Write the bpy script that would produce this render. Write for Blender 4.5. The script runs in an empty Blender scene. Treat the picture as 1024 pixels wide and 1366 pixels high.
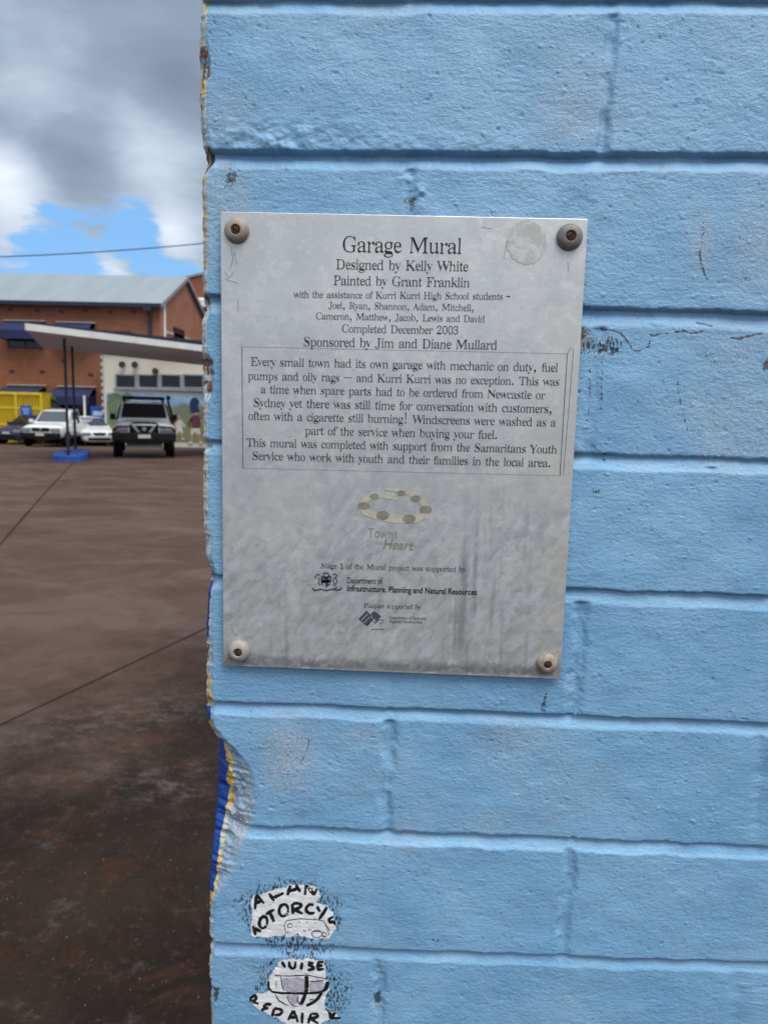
import bpy, bmesh, math, random
import numpy as np
from mathutils import Vector, Matrix

scene = bpy.context.scene
COL = scene.collection
R_ = math.radians
random.seed(7)

# ------------------------------------------------------------------ camera
FPX = 963.614                       # focal length in pixels of the 1024 x 1366 photograph
CAM = Vector((0.00628, -0.449135, 1.60))
PITCH, YAW, ROLL = -0.140191, 0.0269617, 0.0247970
CM = (Matrix.Rotation(YAW, 4, 'Z') @ Matrix.Rotation(math.pi / 2 + PITCH, 4, 'X') @ Matrix.Rotation(ROLL, 4, 'Z'))
cam_d = bpy.data.cameras.new('camera')
cam_d.sensor_fit = 'VERTICAL'
cam_d.sensor_height = 36.0
cam_d.lens = FPX / 1366 * 36.0
cam_d.clip_start = 0.02
cam_d.clip_end = 2000
cam_d.dof.use_dof = True
cam_d.dof.focus_distance = 0.445
cam_d.dof.aperture_fstop = 17.0
cam_o = bpy.data.objects.new('camera', cam_d)
COL.objects.link(cam_o)
cam_o.matrix_world = Matrix.Translation(CAM) @ CM
scene.camera = cam_o

C3 = np.array(CM.to_3x3())
CP = np.array(CAM)


def P(px, py, Y=0.0):
    """where the sight line of a photograph pixel meets the plane y = Y"""
    d = C3 @ np.array([(px - 512) / FPX, -(py - 683) / FPX, -1.0])
    t = (Y - CP[1]) / d[1]
    return CP + d * t


def PV(px, py, Y):
    px, py, Y = np.broadcast_arrays(np.asarray(px, float), np.asarray(py, float), np.asarray(Y, float))
    d = np.stack([(px - 512) / FPX, -(py - 683) / FPX, -np.ones_like(px)], -1) @ C3.T
    t = (Y - CP[1]) / d[..., 1]
    return CP + d * t[..., None]


def Z(zx, zy, Y):                    # same, for the background street
    return P(zx / 3.531, 300 + zy / 3.531, Y)


# ------------------------------------------------------------------ light
SUN_EL, SUN_AZ = R_(62), R_(34)      # the sun stands behind the photographer, to the right, behind cloud
EXPOSURE = 0.50
scene.view_settings.view_transform = 'Standard'
scene.view_settings.look = 'None'
scene.view_settings.exposure = EXPOSURE
scene.view_settings.gamma = 1.0
scene.view_settings.use_curve_mapping = False

to_sun = Vector((math.sin(SUN_AZ) * math.cos(SUN_EL), -math.cos(SUN_AZ) * math.cos(SUN_EL), math.sin(SUN_EL)))
sd = bpy.data.lights.new('sun', 'SUN')
sd.energy = 2.1
sd.angle = R_(38)
sd.color = (1.0, 0.96, 0.90)
so = bpy.data.objects.new('sun', sd)
COL.objects.link(so)
so.location = (3, -6, 12)
so.rotation_euler = (-to_sun).to_track_quat('-Z', 'Y').to_euler()


class NT:
    """small helper for node trees"""
    def __init__(s, tree):
        s.t = tree
        tree.nodes.clear()

    def n(s, typ, **kw):
        nd = s.t.nodes.new(typ)
        for k, v in kw.items():
            if k.startswith('_'):
                setattr(nd, k[1:], v)
            else:
                key = int(k[1:]) if k[0] == 'i' and k[1:].isdigit() else k.replace('__', ' ')
                if hasattr(v, 'is_linked') or hasattr(v, 'links'):
                    s.t.links.new(v, nd.inputs[key])
                else:
                    nd.inputs[key].default_value = v
        return nd

    def link(s, a, b):
        s.t.links.new(a, b)

    def math(s, op, a, b=None, clamp=False):
        nd = s.t.nodes.new('ShaderNodeMath')
        nd.operation = op
        nd.use_clamp = clamp
        for i, v in enumerate((a, b)):
            if v is None:
                continue
            if hasattr(v, 'links'):
                s.t.links.new(v, nd.inputs[i])
            else:
                nd.inputs[i].default_value = v
        return nd.outputs[0]

    def mapr(s, v, a, b, c=0.0, d=1.0, smooth=True):
        nd = s.t.nodes.new('ShaderNodeMapRange')
        nd.interpolation_type = 'SMOOTHSTEP' if smooth else 'LINEAR'
        s.t.links.new(v, nd.inputs[0])
        for i, x in zip((1, 2, 3, 4), (a, b, c, d)):
            nd.inputs[i].default_value = x
        return nd.outputs[0]

    def mix(s, fac, a, b, mode='MIX'):
        nd = s.t.nodes.new('ShaderNodeMix')
        nd.data_type = 'RGBA'
        nd.blend_type = mode
        nd.clamp_factor = True
        for sock, v in ((nd.inputs[0], fac), (nd.inputs[6], a), (nd.inputs[7], b)):
            if hasattr(v, 'links'):
                s.t.links.new(v, sock)
            elif isinstance(v, (int, float)):
                sock.default_value = v
            else:
                sock.default_value = (v[0], v[1], v[2], 1.0)
        return nd.outputs[2]

    def noise(s, vec, scale, detail=4.0, rough=0.55, dist=0.0):
        nd = s.t.nodes.new('ShaderNodeTexNoise')
        s.t.links.new(vec, nd.inputs['Vector'])
        nd.inputs['Scale'].default_value = scale
        nd.inputs['Detail'].default_value = detail
        nd.inputs['Roughness'].default_value = rough
        nd.inputs['Distortion'].default_value = dist
        return nd.outputs[0]

    def scale(s, vec, v):
        nd = s.t.nodes.new('ShaderNodeMapping')
        s.t.links.new(vec, nd.inputs[0])
        nd.inputs[3].default_value = v
        return nd.outputs[0]

    def objco(s):
        return s.t.nodes.new('ShaderNodeTexCoord').outputs['Object']

    def bump(s, h, strength, dist, prev=None):
        nd = s.t.nodes.new('ShaderNodeBump')
        nd.inputs['Strength'].default_value = strength
        nd.inputs['Distance'].default_value = dist
        s.t.links.new(h, nd.inputs['Height'])
        if prev is not None:
            s.t.links.new(prev, nd.inputs['Normal'])
        return nd.outputs[0]

    def out(s, color, rough=0.6, metal=0.0, normal=None, spec=0.5, coat=0.0):
        b = s.t.nodes.new('ShaderNodeBsdfPrincipled')
        for key, v in (('Base Color', color), ('Roughness', rough), ('Metallic', metal), ('Specular IOR Level', spec), ('Coat Weight', coat)):
            if hasattr(v, 'links'):
                s.t.links.new(v, b.inputs[key])
            elif isinstance(v, (int, float)):
                b.inputs[key].default_value = v
            else:
                b.inputs[key].default_value = (v[0], v[1], v[2], 1.0)
        if normal is not None:
            s.t.links.new(normal, b.inputs['Normal'])
        o = s.t.nodes.new('ShaderNodeOutputMaterial')
        s.t.links.new(b.outputs[0], o.inputs[0])
        return b


def new_mat(name):
    m = bpy.data.materials.new(name)
    m.use_nodes = True
    return m, NT(m.node_tree)


# ------------------------------------------------------------------ world: broken cloud over a blue sky
def ray(px, py):
    d = C3 @ np.array([(px - 512) / FPX, -(py - 683) / FPX, -1.0])
    return d / np.linalg.norm(d)


world = bpy.data.worlds.new('World')
scene.world = world
world.use_nodes = True
W = NT(world.node_tree)
WS = 0.1                              # background strength
sky = W.n('ShaderNodeTexSky', _sky_type='NISHITA', _sun_disc=False, _sun_elevation=SUN_EL, _sun_rotation=math.pi - SUN_AZ)
gen = W.n('ShaderNodeTexCoord').outputs['Generated']
sep = W.n('ShaderNodeSeparateXYZ', i0=gen)
dz = W.math('MAXIMUM', sep.outputs[2], 0.0)
den = W.math('ADD', dz, 0.22)
cx = W.math('DIVIDE', sep.outputs[0], den)
cy = W.math('DIVIDE', sep.outputs[1], den)
cv = W.n('ShaderNodeCombineXYZ', i0=cx, i1=cy, i2=W.math('MULTIPLY', dz, 1.5)).outputs[0]
n1 = W.noise(cv, 2.7, 8.0, 0.56, 0.1)
n2 = W.noise(cv, 5.6, 8.0, 0.62, 0.1)


def blob(px, py, rad_px):
    d = ray(px, py)
    dn = W.n('ShaderNodeVectorMath', _operation='DISTANCE', i0=gen, i1=tuple(d)).outputs['Value']
    return W.mapr(dn, 0.0, rad_px / FPX, 1.0, 0.0)


def wsum(items):
    acc = None
    for v, k in items:
        t = W.math('MULTIPLY', v, k)
        acc = t if acc is None else W.math('ADD', acc, t)
    return acc


# cover: full cloud high up, torn open in a band low over the roofs
hole = wsum([(blob(190, 297, 62), 0.72), (blob(110, 328, 95), 0.56), (blob(40, 348, 90), 0.62), (blob(225, 352, 60), 0.35)])
brt = wsum([(blob(232, 318, 42), 0.30), (blob(150, 352, 36), 0.30), (blob(10, 318, 60), 0.18), (blob(90, 345, 50), .2)])
puff = wsum([(blob(232, 318, 42), 0.45), (blob(150, 352, 30), 0.3), (blob(10, 318, 45), 0.3)])
low = W.mapr(dz, 0.10, 0.30, 0.0, 0.35)
cov = W.math('ADD', W.math('ADD', W.math('MULTIPLY', W.math('SUBTRACT', n2, 0.5), 2.5), 0.62), W.math('ADD', low, W.math('SUBTRACT', puff, hole)))
cover = W.mapr(cov, 0.20, 0.62)
# brightness inside the cloud
lit = wsum([(blob(205, 185, 85), 0.22), (blob(15, 250, 70), 0.34), (blob(20, 60, 140), 0.16), (blob(60, 290, 80), 0.12)])
dim = wsum([(blob(250, 20, 190), 0.24), (blob(90, 238, 75), 0.20), (blob(230, 130, 60), 0.14), (blob(20, 320, 50), 0.05)])
br = W.math('ADD', W.math('ADD', W.math('MULTIPLY', W.math('SUBTRACT', n1, 0.5), 0.80), 0.51), W.math('ADD', brt, W.math('SUBTRACT', lit, dim)))
# the cloud glows round the hidden sun
sunb = W.n('ShaderNodeVectorMath', _operation='DOT_PRODUCT', i0=gen, i1=tuple(to_sun)).outputs['Value']
br = W.math('ADD', br, W.mapr(sunb, 0.0, 1.0, 0.0, 0.55))
ramp = W.n('ShaderNodeValToRGB', Fac=br)
el = ramp.color_ramp.elements
el[0].position = 0.05
el[0].color = (1.15, 1.48, 2.0, 1)
el[1].position = 1.0
el[1].color = (6.6, 7.1, 7.8, 1)
e = el.new(0.45)
e.color = (2.35, 2.95, 3.8, 1)
e = el.new(0.70)
e.color = (4.2, 4.9, 5.9, 1)
blue = W.mix(0.75, sky.outputs[0], (1.6, 3.9, 7.2))
skyc = W.mix(cover, blue, ramp.outputs[0])
bg = W.n('ShaderNodeBackground', Color=skyc, Strength=WS)
wo = W.n('ShaderNodeOutputWorld', Surface=bg.outputs[0])


# ------------------------------------------------------------------ object helpers
def tag(o, label=None, cat=None, group=None, kind=None):
    if label:
        o['label'] = label
    if cat:
        o['category'] = cat
    if group:
        o['group'] = group
    if kind:
        o['kind'] = kind
    return o


WORLD_SPACE = set()


def thing(name, label, cat, loc=(0, 0, 0), rz=0.0, group=None):
    o = bpy.data.objects.new(name, None)
    o.empty_display_size = 0.1
    COL.objects.link(o)
    o.location = loc
    o.rotation_euler = (0, 0, rz)
    if rz == 0.0:
        WORLD_SPACE.add(o.name)       # parts of this thing are modelled at their place in the world
    return tag(o, label, cat, group)


def obj(name, me, mat, parent=None, smooth=False):
    me.materials.clear()
    me.materials.append(mat)
    o = bpy.data.objects.new(name, me)
    COL.objects.link(o)
    if smooth:
        me.polygons.foreach_set('use_smooth', [True] * len(me.polygons))
    if parent is not None:
        o.parent = parent
        if parent.name in WORLD_SPACE:
            o.location = -parent.location
    return o


class MB:
    """collects shapes for ONE mesh"""
    def __init__(s):
        s.v, s.f = [], []

    def add(s, vs, fs):
        b = len(s.v)
        s.v += [tuple(map(float, p)) for p in vs]
        s.f += [tuple(i + b for i in f) for f in fs]
        return s

    def box(s, c, d, rz=0.0, rx=0.0, ry=0.0):
        m = Matrix.Translation(c) @ Matrix.Rotation(rz, 4, 'Z') @ Matrix.Rotation(ry, 4, 'Y') @ Matrix.Rotation(rx, 4, 'X')
        vs = [m @ Vector((x * d[0] / 2, y * d[1] / 2, z * d[2] / 2)) for x in (-1, 1) for y in (-1, 1) for z in (-1, 1)]
        return s.add(vs, [(0, 1, 3, 2), (4, 6, 7, 5), (0, 4, 5, 1), (2, 3, 7, 6), (0, 2, 6, 4), (1, 5, 7, 3)])

    def bb(s, a, b):
        a, b = np.minimum(a, b), np.maximum(a, b)
        return s.box((a + b) / 2, b - a)

    def prism(s, pts, off):
        """polygon pts (3D) pushed by vector off"""
        n = len(pts)
        off = np.array(off, float)
        q = [np.array(p, float) for p in pts]
        return s.add(q + [p + off for p in q], [tuple(range(n)), tuple(range(2 * n - 1, n - 1, -1))] + [(i, i + n, (i + 1) % n + n, (i + 1) % n) for i in range(n)])

    def tube(s, pts, r, n=8, caps=True):
        pts = [Vector(p) for p in pts]
        rs = r if hasattr(r, '__len__') else [r] * len(pts)
        vs, fs = [], []
        for i, p in enumerate(pts):
            t = (pts[min(i + 1, len(pts) - 1)] - pts[max(i - 1, 0)]).normalized()
            a = t.cross(Vector((0, 0, 1)) if abs(t.z) < 0.9 else Vector((1, 0, 0))).normalized()
            b = t.cross(a)
            for k in range(n):
                an = 2 * math.pi * k / n
                vs.append(p + (a * math.cos(an) + b * math.sin(an)) * rs[i])
        for i in range(len(pts) - 1):
            for k in range(n):
                fs.append((i * n + k, i * n + (k + 1) % n, (i + 1) * n + (k + 1) % n, (i + 1) * n + k))
        if caps:
            fs += [tuple(range(n - 1, -1, -1)), tuple(range((len(pts) - 1) * n, len(pts) * n))]
        return s.add(vs, fs)

    def loft(s, loops, caps=True):
        n = len(loops[0])
        vs = [p for l in loops for p in l]
        fs = [(i * n + k, i * n + (k + 1) % n, (i + 1) * n + (k + 1) % n, (i + 1) * n + k) for i in range(len(loops) - 1) for k in range(n)]
        if caps:
            fs += [tuple(range(n - 1, -1, -1)), tuple(range((len(loops) - 1) * n, len(loops) * n))]
        return s.add(vs, fs)

    def lathe(s, c, prof, n=32, axis='Y'):
        """prof: (radius, along) pairs, turned round an axis through c"""
        loops = []
        for r, h in prof:
            l = []
            for k in range(n):
                a = 2 * math.pi * k / n
                u, w = r * math.cos(a), r * math.sin(a)
                l.append((c[0] + u, c[1] + h, c[2] + w) if axis == 'Y' else (c[0] + h, c[1] + u, c[2] + w) if axis == 'X' else (c[0] + u, c[1] + w, c[2] + h))
            loops.append(l)
        return s.loft(loops)

    def mesh(s, name, bevel=0.0, seg=2, sub=0):
        me = bpy.data.meshes.new(name)
        me.from_pydata(s.v, [], s.f)
        bm = bmesh.new()
        bm.from_mesh(me)
        bmesh.ops.recalc_face_normals(bm, faces=bm.faces)
        if bevel:
            es = [e for e in bm.edges if len(e.link_faces) == 2 and e.calc_face_angle(0) > 0.5]
            bmesh.ops.bevel(bm, geom=es, offset=bevel, segments=seg, affect='EDGES', profile=0.5)
        if sub:
            bmesh.ops.subdivide_edges(bm, edges=bm.edges, cuts=sub, use_grid_fill=True)
        bm.to_mesh(me)
        bm.free()
        return me

    def build(s, name, mat, parent=None, bevel=0.0, smooth=False, seg=2):
        return obj(name, s.mesh(name, bevel, seg), mat, parent, smooth)


def simple(name, col, rough=0.6, metal=0.0, var=0.12, scale=3.0, spec=0.5, bumps=0.0, coat=0.0):
    """a plain material with some unevenness of colour and gloss"""
    m, t = new_mat(name)
    co = t.objco()
    n = t.noise(co, scale, 5.0, 0.6)
    k = t.mapr(n, 0.3, 0.7, 1 - var, 1 + var, False)
    c = t.mix(1.0, col, t.n('ShaderNodeCombineColor', i0=k, i1=k, i2=k).outputs[0], 'MULTIPLY')
    r = t.mapr(n, 0.3, 0.7, max(rough - 0.08, 0.02), min(rough + 0.08, 1), False)
    nb = t.bump(t.noise(co, scale * 12, 3.0), 0.4, bumps) if bumps else None
    t.out(c, r, metal, nb, spec, coat)
    return m


# ------------------------------------------------------------------ numpy noise for the wall relief
_rng = np.random.default_rng(11)
_perm = _rng.random((256, 256)).astype(np.float32)


def vnoise(x, y, seed=0):
    x = np.asarray(x, np.float32) + seed * 17.31
    y = np.asarray(y, np.float32) + seed * 5.77
    xi, yi = np.floor(x).astype(np.int64), np.floor(y).astype(np.int64)
    fx, fy = x - xi, y - yi
    fx = fx * fx * fx * (fx * (fx * 6 - 15) + 10)
    fy = fy * fy * fy * (fy * (fy * 6 - 15) + 10)
    a, b, c, d = _perm[xi & 255, yi & 255], _perm[(xi + 1) & 255, yi & 255], _perm[xi & 255, (yi + 1) & 255], _perm[(xi + 1) & 255, (yi + 1) & 255]
    return (a + (b - a) * fx + (c - a) * fy + (a - b - c + d) * fx * fy) * 2 - 1


def fbm(x, y, oct=4, seed=0, gain=0.5):
    s, a = 0, 1
    for i in range(oct):
        s = s + a * vnoise(x * 2 ** i, y * 2 ** i, seed + i)
        a *= gain
    return s


def sstep(a, b, v):
    t = np.clip((v - a) / (b - a), 0, 1)
    return t * t * (3 - 2 * t)
# ------------------------------------------------------------------ ground
def gz(y):
    """the forecourt falls gently away towards the street"""
    return float(np.interp(y, [12, 22, 34, 46], [0.0, -0.09, -0.50, -0.72]))


def GP(px, py):
    """ground point under a pixel"""
    lo, hi = 1.0, 60.0
    for _ in range(60):
        m = (lo + hi) / 2
        p = P(px, py, m)
        if p[2] > gz(m):
            lo = m
        else:
            hi = m
    return P(px, py, lo)


ja, jb = GP(0, 968), GP(278, 837)            # the joint between the near slab and the forecourt
jc, jd = GP(0, 727), GP(103, 612)            # a joint further out
m_ground, t = new_mat('stained_concrete')
co = t.objco()
dj = (jb - ja)[:2]
nj = np.array([-dj[1], dj[0]]) / np.linalg.norm(dj)      # points away from the camera
sp = t.n('ShaderNodeSeparateXYZ', i0=co)
side = t.math('SUBTRACT', t.math('ADD', t.math('MULTIPLY', sp.outputs[0], float(nj[0])), t.math('MULTIPLY', sp.outputs[1], float(nj[1]))), float(nj @ ja[:2]))
far = t.mapr(t.math('ADD', side, t.math('MULTIPLY', t.math('SUBTRACT', t.noise(co, 1.3, 6.0, .68, .5), .5), 3.2)), -.95, .75)
nA = t.noise(co, 0.7, 6.0, 0.62, 0.4)
nB = t.noise(co, 4.5, 6.0, 0.7, 0.6)
nC = t.noise(co, 60.0, 3.0, 0.7)
nS = t.noise(t.scale(co, (0.7, 1.0, 1)), 1.3, 5.0, 0.65, 0.5)
cfar = t.mix(t.mapr(nA, 0.35, 0.68), (0.070, 0.038, 0.029), (0.102, 0.063, 0.050))
cfar = t.mix(t.mapr(nS, 0.46, 0.66, 0, 0.8), cfar, (0.112, 0.078, 0.067))
cfar = t.mix(t.mapr(nB, 0.52, 0.68, 0, 0.5), cfar, (0.085, 0.043, 0.030))
# the near slab: darker brown base, rust red and pale worn scuffs
cnear = t.mix(t.mapr(nA, 0.40, 0.60), (0.014, 0.0085, 0.0058), (0.031, 0.0195, 0.0135))
cnear = t.mix(t.mapr(t.noise(co, 4.6, 8.0, 0.72, 0.5), 0.50, 0.66, 0, 0.75), cnear, (0.048, 0.019, 0.011))
cnear = t.mix(t.mapr(t.noise(t.scale(co, (1, 1.25, 1)), 4.2, 12.0, 0.84, 0.15), 0.53, 0.70, 0, 0.8), cnear, (0.090, 0.078, 0.070))
cnear = t.mix(t.mapr(t.noise(co, 26.0, 5.0, 0.8), 0.56, 0.70, 0, 0.6), cnear, (0.080, 0.062, 0.048))
cnear = t.mix(t.mapr(t.noise(co, 90.0, 2.0, 0.6), 0.70, 0.75, 0, 0.8), cnear, (0.30, 0.27, 0.20))
for (sx_, sy_, r_, a_) in ((70, 965, .75, .75), (170, 950, .70, .85), (235, 945, .5, .6), (150, 1010, .45, .7), (205, 1045, .42, .8), (245, 1060, .3, .7), (60, 1045, .4, .5)):
    gp_ = GP(sx_, sy_)
    dd = t.n('ShaderNodeVectorMath', _operation='DISTANCE', i0=co, i1=(float(gp_[0]), float(gp_[1]), 0.0)).outputs['Value']
    fm_ = t.math('MULTIPLY', t.mapr(dd, 0.0, r_ * .62, 1, 0), t.mapr(t.noise(t.scale(co, (1, 1.5, 1)), 7.0, 12.0, .85, .1), .46, .62))
    cnear = t.mix(t.math('MULTIPLY', fm_, a_), cnear, (0.105, 0.090, 0.080))
g = t.mix(far, cnear, cfar)
k = t.mapr(nC, 0.25, 0.75, 0.82, 1.18, False)
g = t.mix(1.0, g, t.n('ShaderNodeCombineColor', i0=k, i1=k, i2=k).outputs[0], 'MULTIPLY')
t.out(g, t.mapr(nB, 0.3, 0.7, 0.70, 0.92, False), 0, t.bump(nC, 0.35, 0.004, t.bump(nB, 0.3, 0.008)), 0.16)
mb = MB()
ys = [-300, -40, -8, -2, 0, 2, 4, 6, 8, 10, 12, 14, 16, 18, 20, 22, 24, 26, 28, 30, 32, 34, 38, 42, 46, 60, 120, 900]
vs, fs = [], []
xs = [-900, -120, -50, -30, -20, -10, -5, 0, 5, 15, 60, 900]
for y in ys:
    for x in xs:
        vs.append((x, y, gz(y)))
nx = len(xs)
for i in range(len(ys) - 1):
    for j in range(nx - 1):
        fs.append((i * nx + j, i * nx + j + 1, (i + 1) * nx + j + 1, (i + 1) * nx + j))
me = bpy.data.meshes.new('ground')
me.from_pydata(vs, [], fs)
tag(obj('ground', me, m_ground), kind='structure')

m_joint = simple('joint_filler', (0.034, 0.018, 0.014), 0.95, spec=.1)


def joint(a, b, w, ext0, ext1):
    a, b = np.array(a), np.array(b)
    d = (b - a) / np.linalg.norm(b - a)
    n_ = np.array([-d[1], d[0], 0])
    n_ /= np.linalg.norm(n_)
    mb = MB()
    L = np.linalg.norm(b - a)
    st = np.linspace(-ext0, L + ext1, 40)
    vs = []
    for q in st:
        p = a + d * q
        p[2] = gz(p[1]) + 0.004
        ww = w * (1 + 0.5 * float(vnoise(q * 5, 0.3)))
        vs += [p - n_ * ww / 2, p + n_ * ww / 2]
    mb.add(vs, [(2 * i, 2 * i + 2, 2 * i + 3, 2 * i + 1) for i in range(len(st) - 1)])
    tag(mb.build('ground_joint', m_joint), kind='structure')


joint(ja, jb, 0.015, 3, 6)
joint(jc, jd, 0.026, 4, 2)

# ------------------------------------------------------------------ the blue brick wall (heights measured joint by joint)
JOINTS = {0: [(290, -3), (780, -6), (1010, -3)], 1: [(300, 203), (550, 200), (780, 203), (1010, 207)], 2: [(288, 394), (785, 411), (1000, 415)],
          3: [(288, 588), (785, 607), (1000, 611)], 4: [(288, 768), (760, 784), (1000, 795)],
          5: [(300, 939), (400, 941), (560, 944.7), (720, 951.5), (800, 957), (1000, 966)],
          6: [(370, 1104), (400, 1105), (560, 1110), (700, 1115), (800, 1122), (1000, 1129)],
          7: [(300, 1258), (400, 1263), (560, 1268), (710, 1274), (850, 1276), (1000, 1285)]}
JL = {}
for k_, l in JOINTS.items():
    pts = np.array([P(x, y, 0.0)[[0, 2]] for x, y in l])
    JL[k_] = np.polyfit(pts[:, 0], pts[:, 1], 1)
#        thickness, depth, share of the joint that lies deep under the upper brick
JT = {0: (.0090, .0044, .16), 1: (.0102, .0050, .24), 2: (.0120, .0044, .22), 3: (.0098, .0042, .10), 4: (.0100, .0040, .09), 5: (.0090, .0043, .09), 6: (.0090, .0043, .09), 7: (.0090, .0043, .09)}
ZOFF = 1.836269


def jline(k, x):
    if k in JL:
        return JL[k][0] * x + JL[k][1]
    return ZOFF - 0.086 * k + 0 * x


#  course, photo x, photo y, depth, width
VJ = [(1, 809, 100, .0022, .0100), (2, 543, 240, .0017, .0110), (3, 791, 520, .0010, .0130), (5, 773, 850, .0017, .0130), (6, 517, 1010, .0020, .0120), (6, 1013, 1050, .0022, .0120), (7, 756, 1190, .0019, .0115), (8, 505, 1325, .0019, .0120), (8, 984, 1330, .0019, .0120)]
VJX = {}
for k_, x, y, d_, w_ in VJ:
    VJX.setdefault(k_, []).append((P(x, y, 0)[0], d_, w_))
for k_ in range(-14, 24):
    have = [a[0] for a in VJX.get(k_, [])]
    base = 0.001 if k_ % 2 == 0 else 0.121
    for i in range(-1, 8):
        xx = base + i * 0.24
        if -0.10 < xx < 1.6 and not any(abs(xx - h) < 0.1 for h in have):
            VJX.setdefault(k_, []).append((xx, .0016, .009))


def wall_h(x, z):
    """outward relief of the painted wall, metres"""
    x = np.asarray(x, np.float64)
    z = np.asarray(z, np.float64)
    rag = fbm(x * 55, z * 3, 3, 3) * 0.0009 + fbm(x * 260, z * 5, 2, 2) * 0.00045
    h = np.zeros_like(x)
    # which course
    course = np.full(x.shape, -99)
    in_mortar = np.zeros_like(x)
    for k in range(-14, 23):
        zt = jline(k, x) + rag * (0.6 if k in JL else 1)
        th, dp, sd_ = JT.get(k, (.0096, .0043, .10))
        th = th + fbm(x * 35 + k * 9, z * 0, 2, 5) * 0.0006
        nxt = jline(k + 1, x) + rag
        sel = (z <= zt) & (z > nxt)
        course[sel] = k + 1
        s = (zt - z) / th
        # soft ledge: deep under the upper brick, then sloping out to the lower one
        prof = np.where(s < sd_, 1.0, np.clip(1.0 - np.clip((s - sd_) / (.98 - sd_), 0, 1) ** 0.92, 0, 1))
        prof = prof * sstep(-0.05, 0.07, s)
        wob = 1 + 0.22 * fbm(x * 22 + k * 3, z * 90, 3, 8)
        m = (s > -0.06) & (s < 1.08)
        h = np.where(m, h - dp * prof * wob, h)
        in_mortar = np.where(m, np.maximum(in_mortar, sstep(0, .2, s) * (1 - sstep(.8, 1.05, s))), in_mortar)
        # the upper brick's lower arris is a little rounded, the lower brick's upper one too
        e1 = np.clip(1 - (z - zt) / 0.0022, 0, 1) * (z > zt)
        h -= 0.0005 * e1 ** 2
    for k, lst in VJX.items():
        for xc, d_, w_ in lst:
            m = (course == k) & (np.abs(x - xc) < 0.02)
            if not m.any():
                continue
            xm, zm = x[m], z[m]
            c = xc + 0.0016 * fbm(zm * 45 + xc * 70, zm * 0, 3, 4)
            ww = w_ * (1 + .18 * fbm(zm * 60, xm * 0 + xc * 30, 2, 6))
            q = np.abs(xm - c) / (ww / 2)
            v = 1 - sstep(0.12, 1.08, q + .12 * fbm(xm * 240, zm * 240, 3, 9))
            h[m] -= d_ * v * np.clip(1 + .6 * fbm(zm * 38, xm * 60, 3, 7), .25, 1.5) * (1 - in_mortar[m])
    # every brick sits a little differently
    bid = course * 7.13 + np.floor((x + np.where(course % 2 == 0, -0.001, 0.119)) / 0.24) * 3.7
    off = (vnoise(bid * 1.37, bid * 0.61, 21)) * 0.0007
    tilt = vnoise(bid * 0.77, bid * 1.9, 22) * 0.004
    h += (1 - in_mortar) * (off + tilt * ((x * 4.17) % 1 - .5) * 0.12)
    # lumps, brush drag and grain in the paint
    h += fbm(x * 26, z * 34, 3, 30) * 0.00052
    rough = 0.40 + 0.85 * sstep(-.5, .7, fbm(x * 16, z * 24, 4, 31))
    h += fbm(x * 150, z * 300, 3, 33) * 0.000075 * rough * (1 - 0.6 * in_mortar)
    h += fbm(x * 110, z * 780, 2, 35) * 0.00007 * (1.4 - rough)
    h += fbm(x * 400, z * 640, 2, 36) * 0.000075 * rough * (1 - 0.5 * in_mortar)
    # pits and pimples
    pit = fbm(x * 330, z * 380, 2, 44)
    h -= 0.0007 * sstep(1.12, 1.3, pit)
    h += 0.0005 * sstep(1.05, 1.25, -pit)
    # the paint ran and bunched along the bottom of the top left brick
    for (cxp, cyp, rx_, rz_, amp) in ((330, 180, .030, .012, .0011), (430, 178, .045, .009, .0009), (372, 192, .012, .005, .0022), (560, 190, .06, .006, .0006), (560, 258, .006, .010, .0014), (757, 930, .006, .008, .0018), (806, 468, .014, .008, .0009), (505, 1296, .004, .006, .001), (877, 430, .0035, .0012, .0022), (950, 621, .0040, .0014, .0022), (1003, 432, .006, .0012, .0012), (540, 236, .005, .004, .0016), (522, 1052, .004, .010, .0012), (816, 22, .006, .003, .0014)):
        c = P(cxp, cyp, 0)
        q = ((x - c[0]) / rx_) ** 2 + ((z - c[2]) / rz_) ** 2
        w = np.exp(-q * 1.4)
        h += amp * w * (0.35 + 0.65 * fbm(x * 130, z * 190, 3, 50))
    return h


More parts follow.
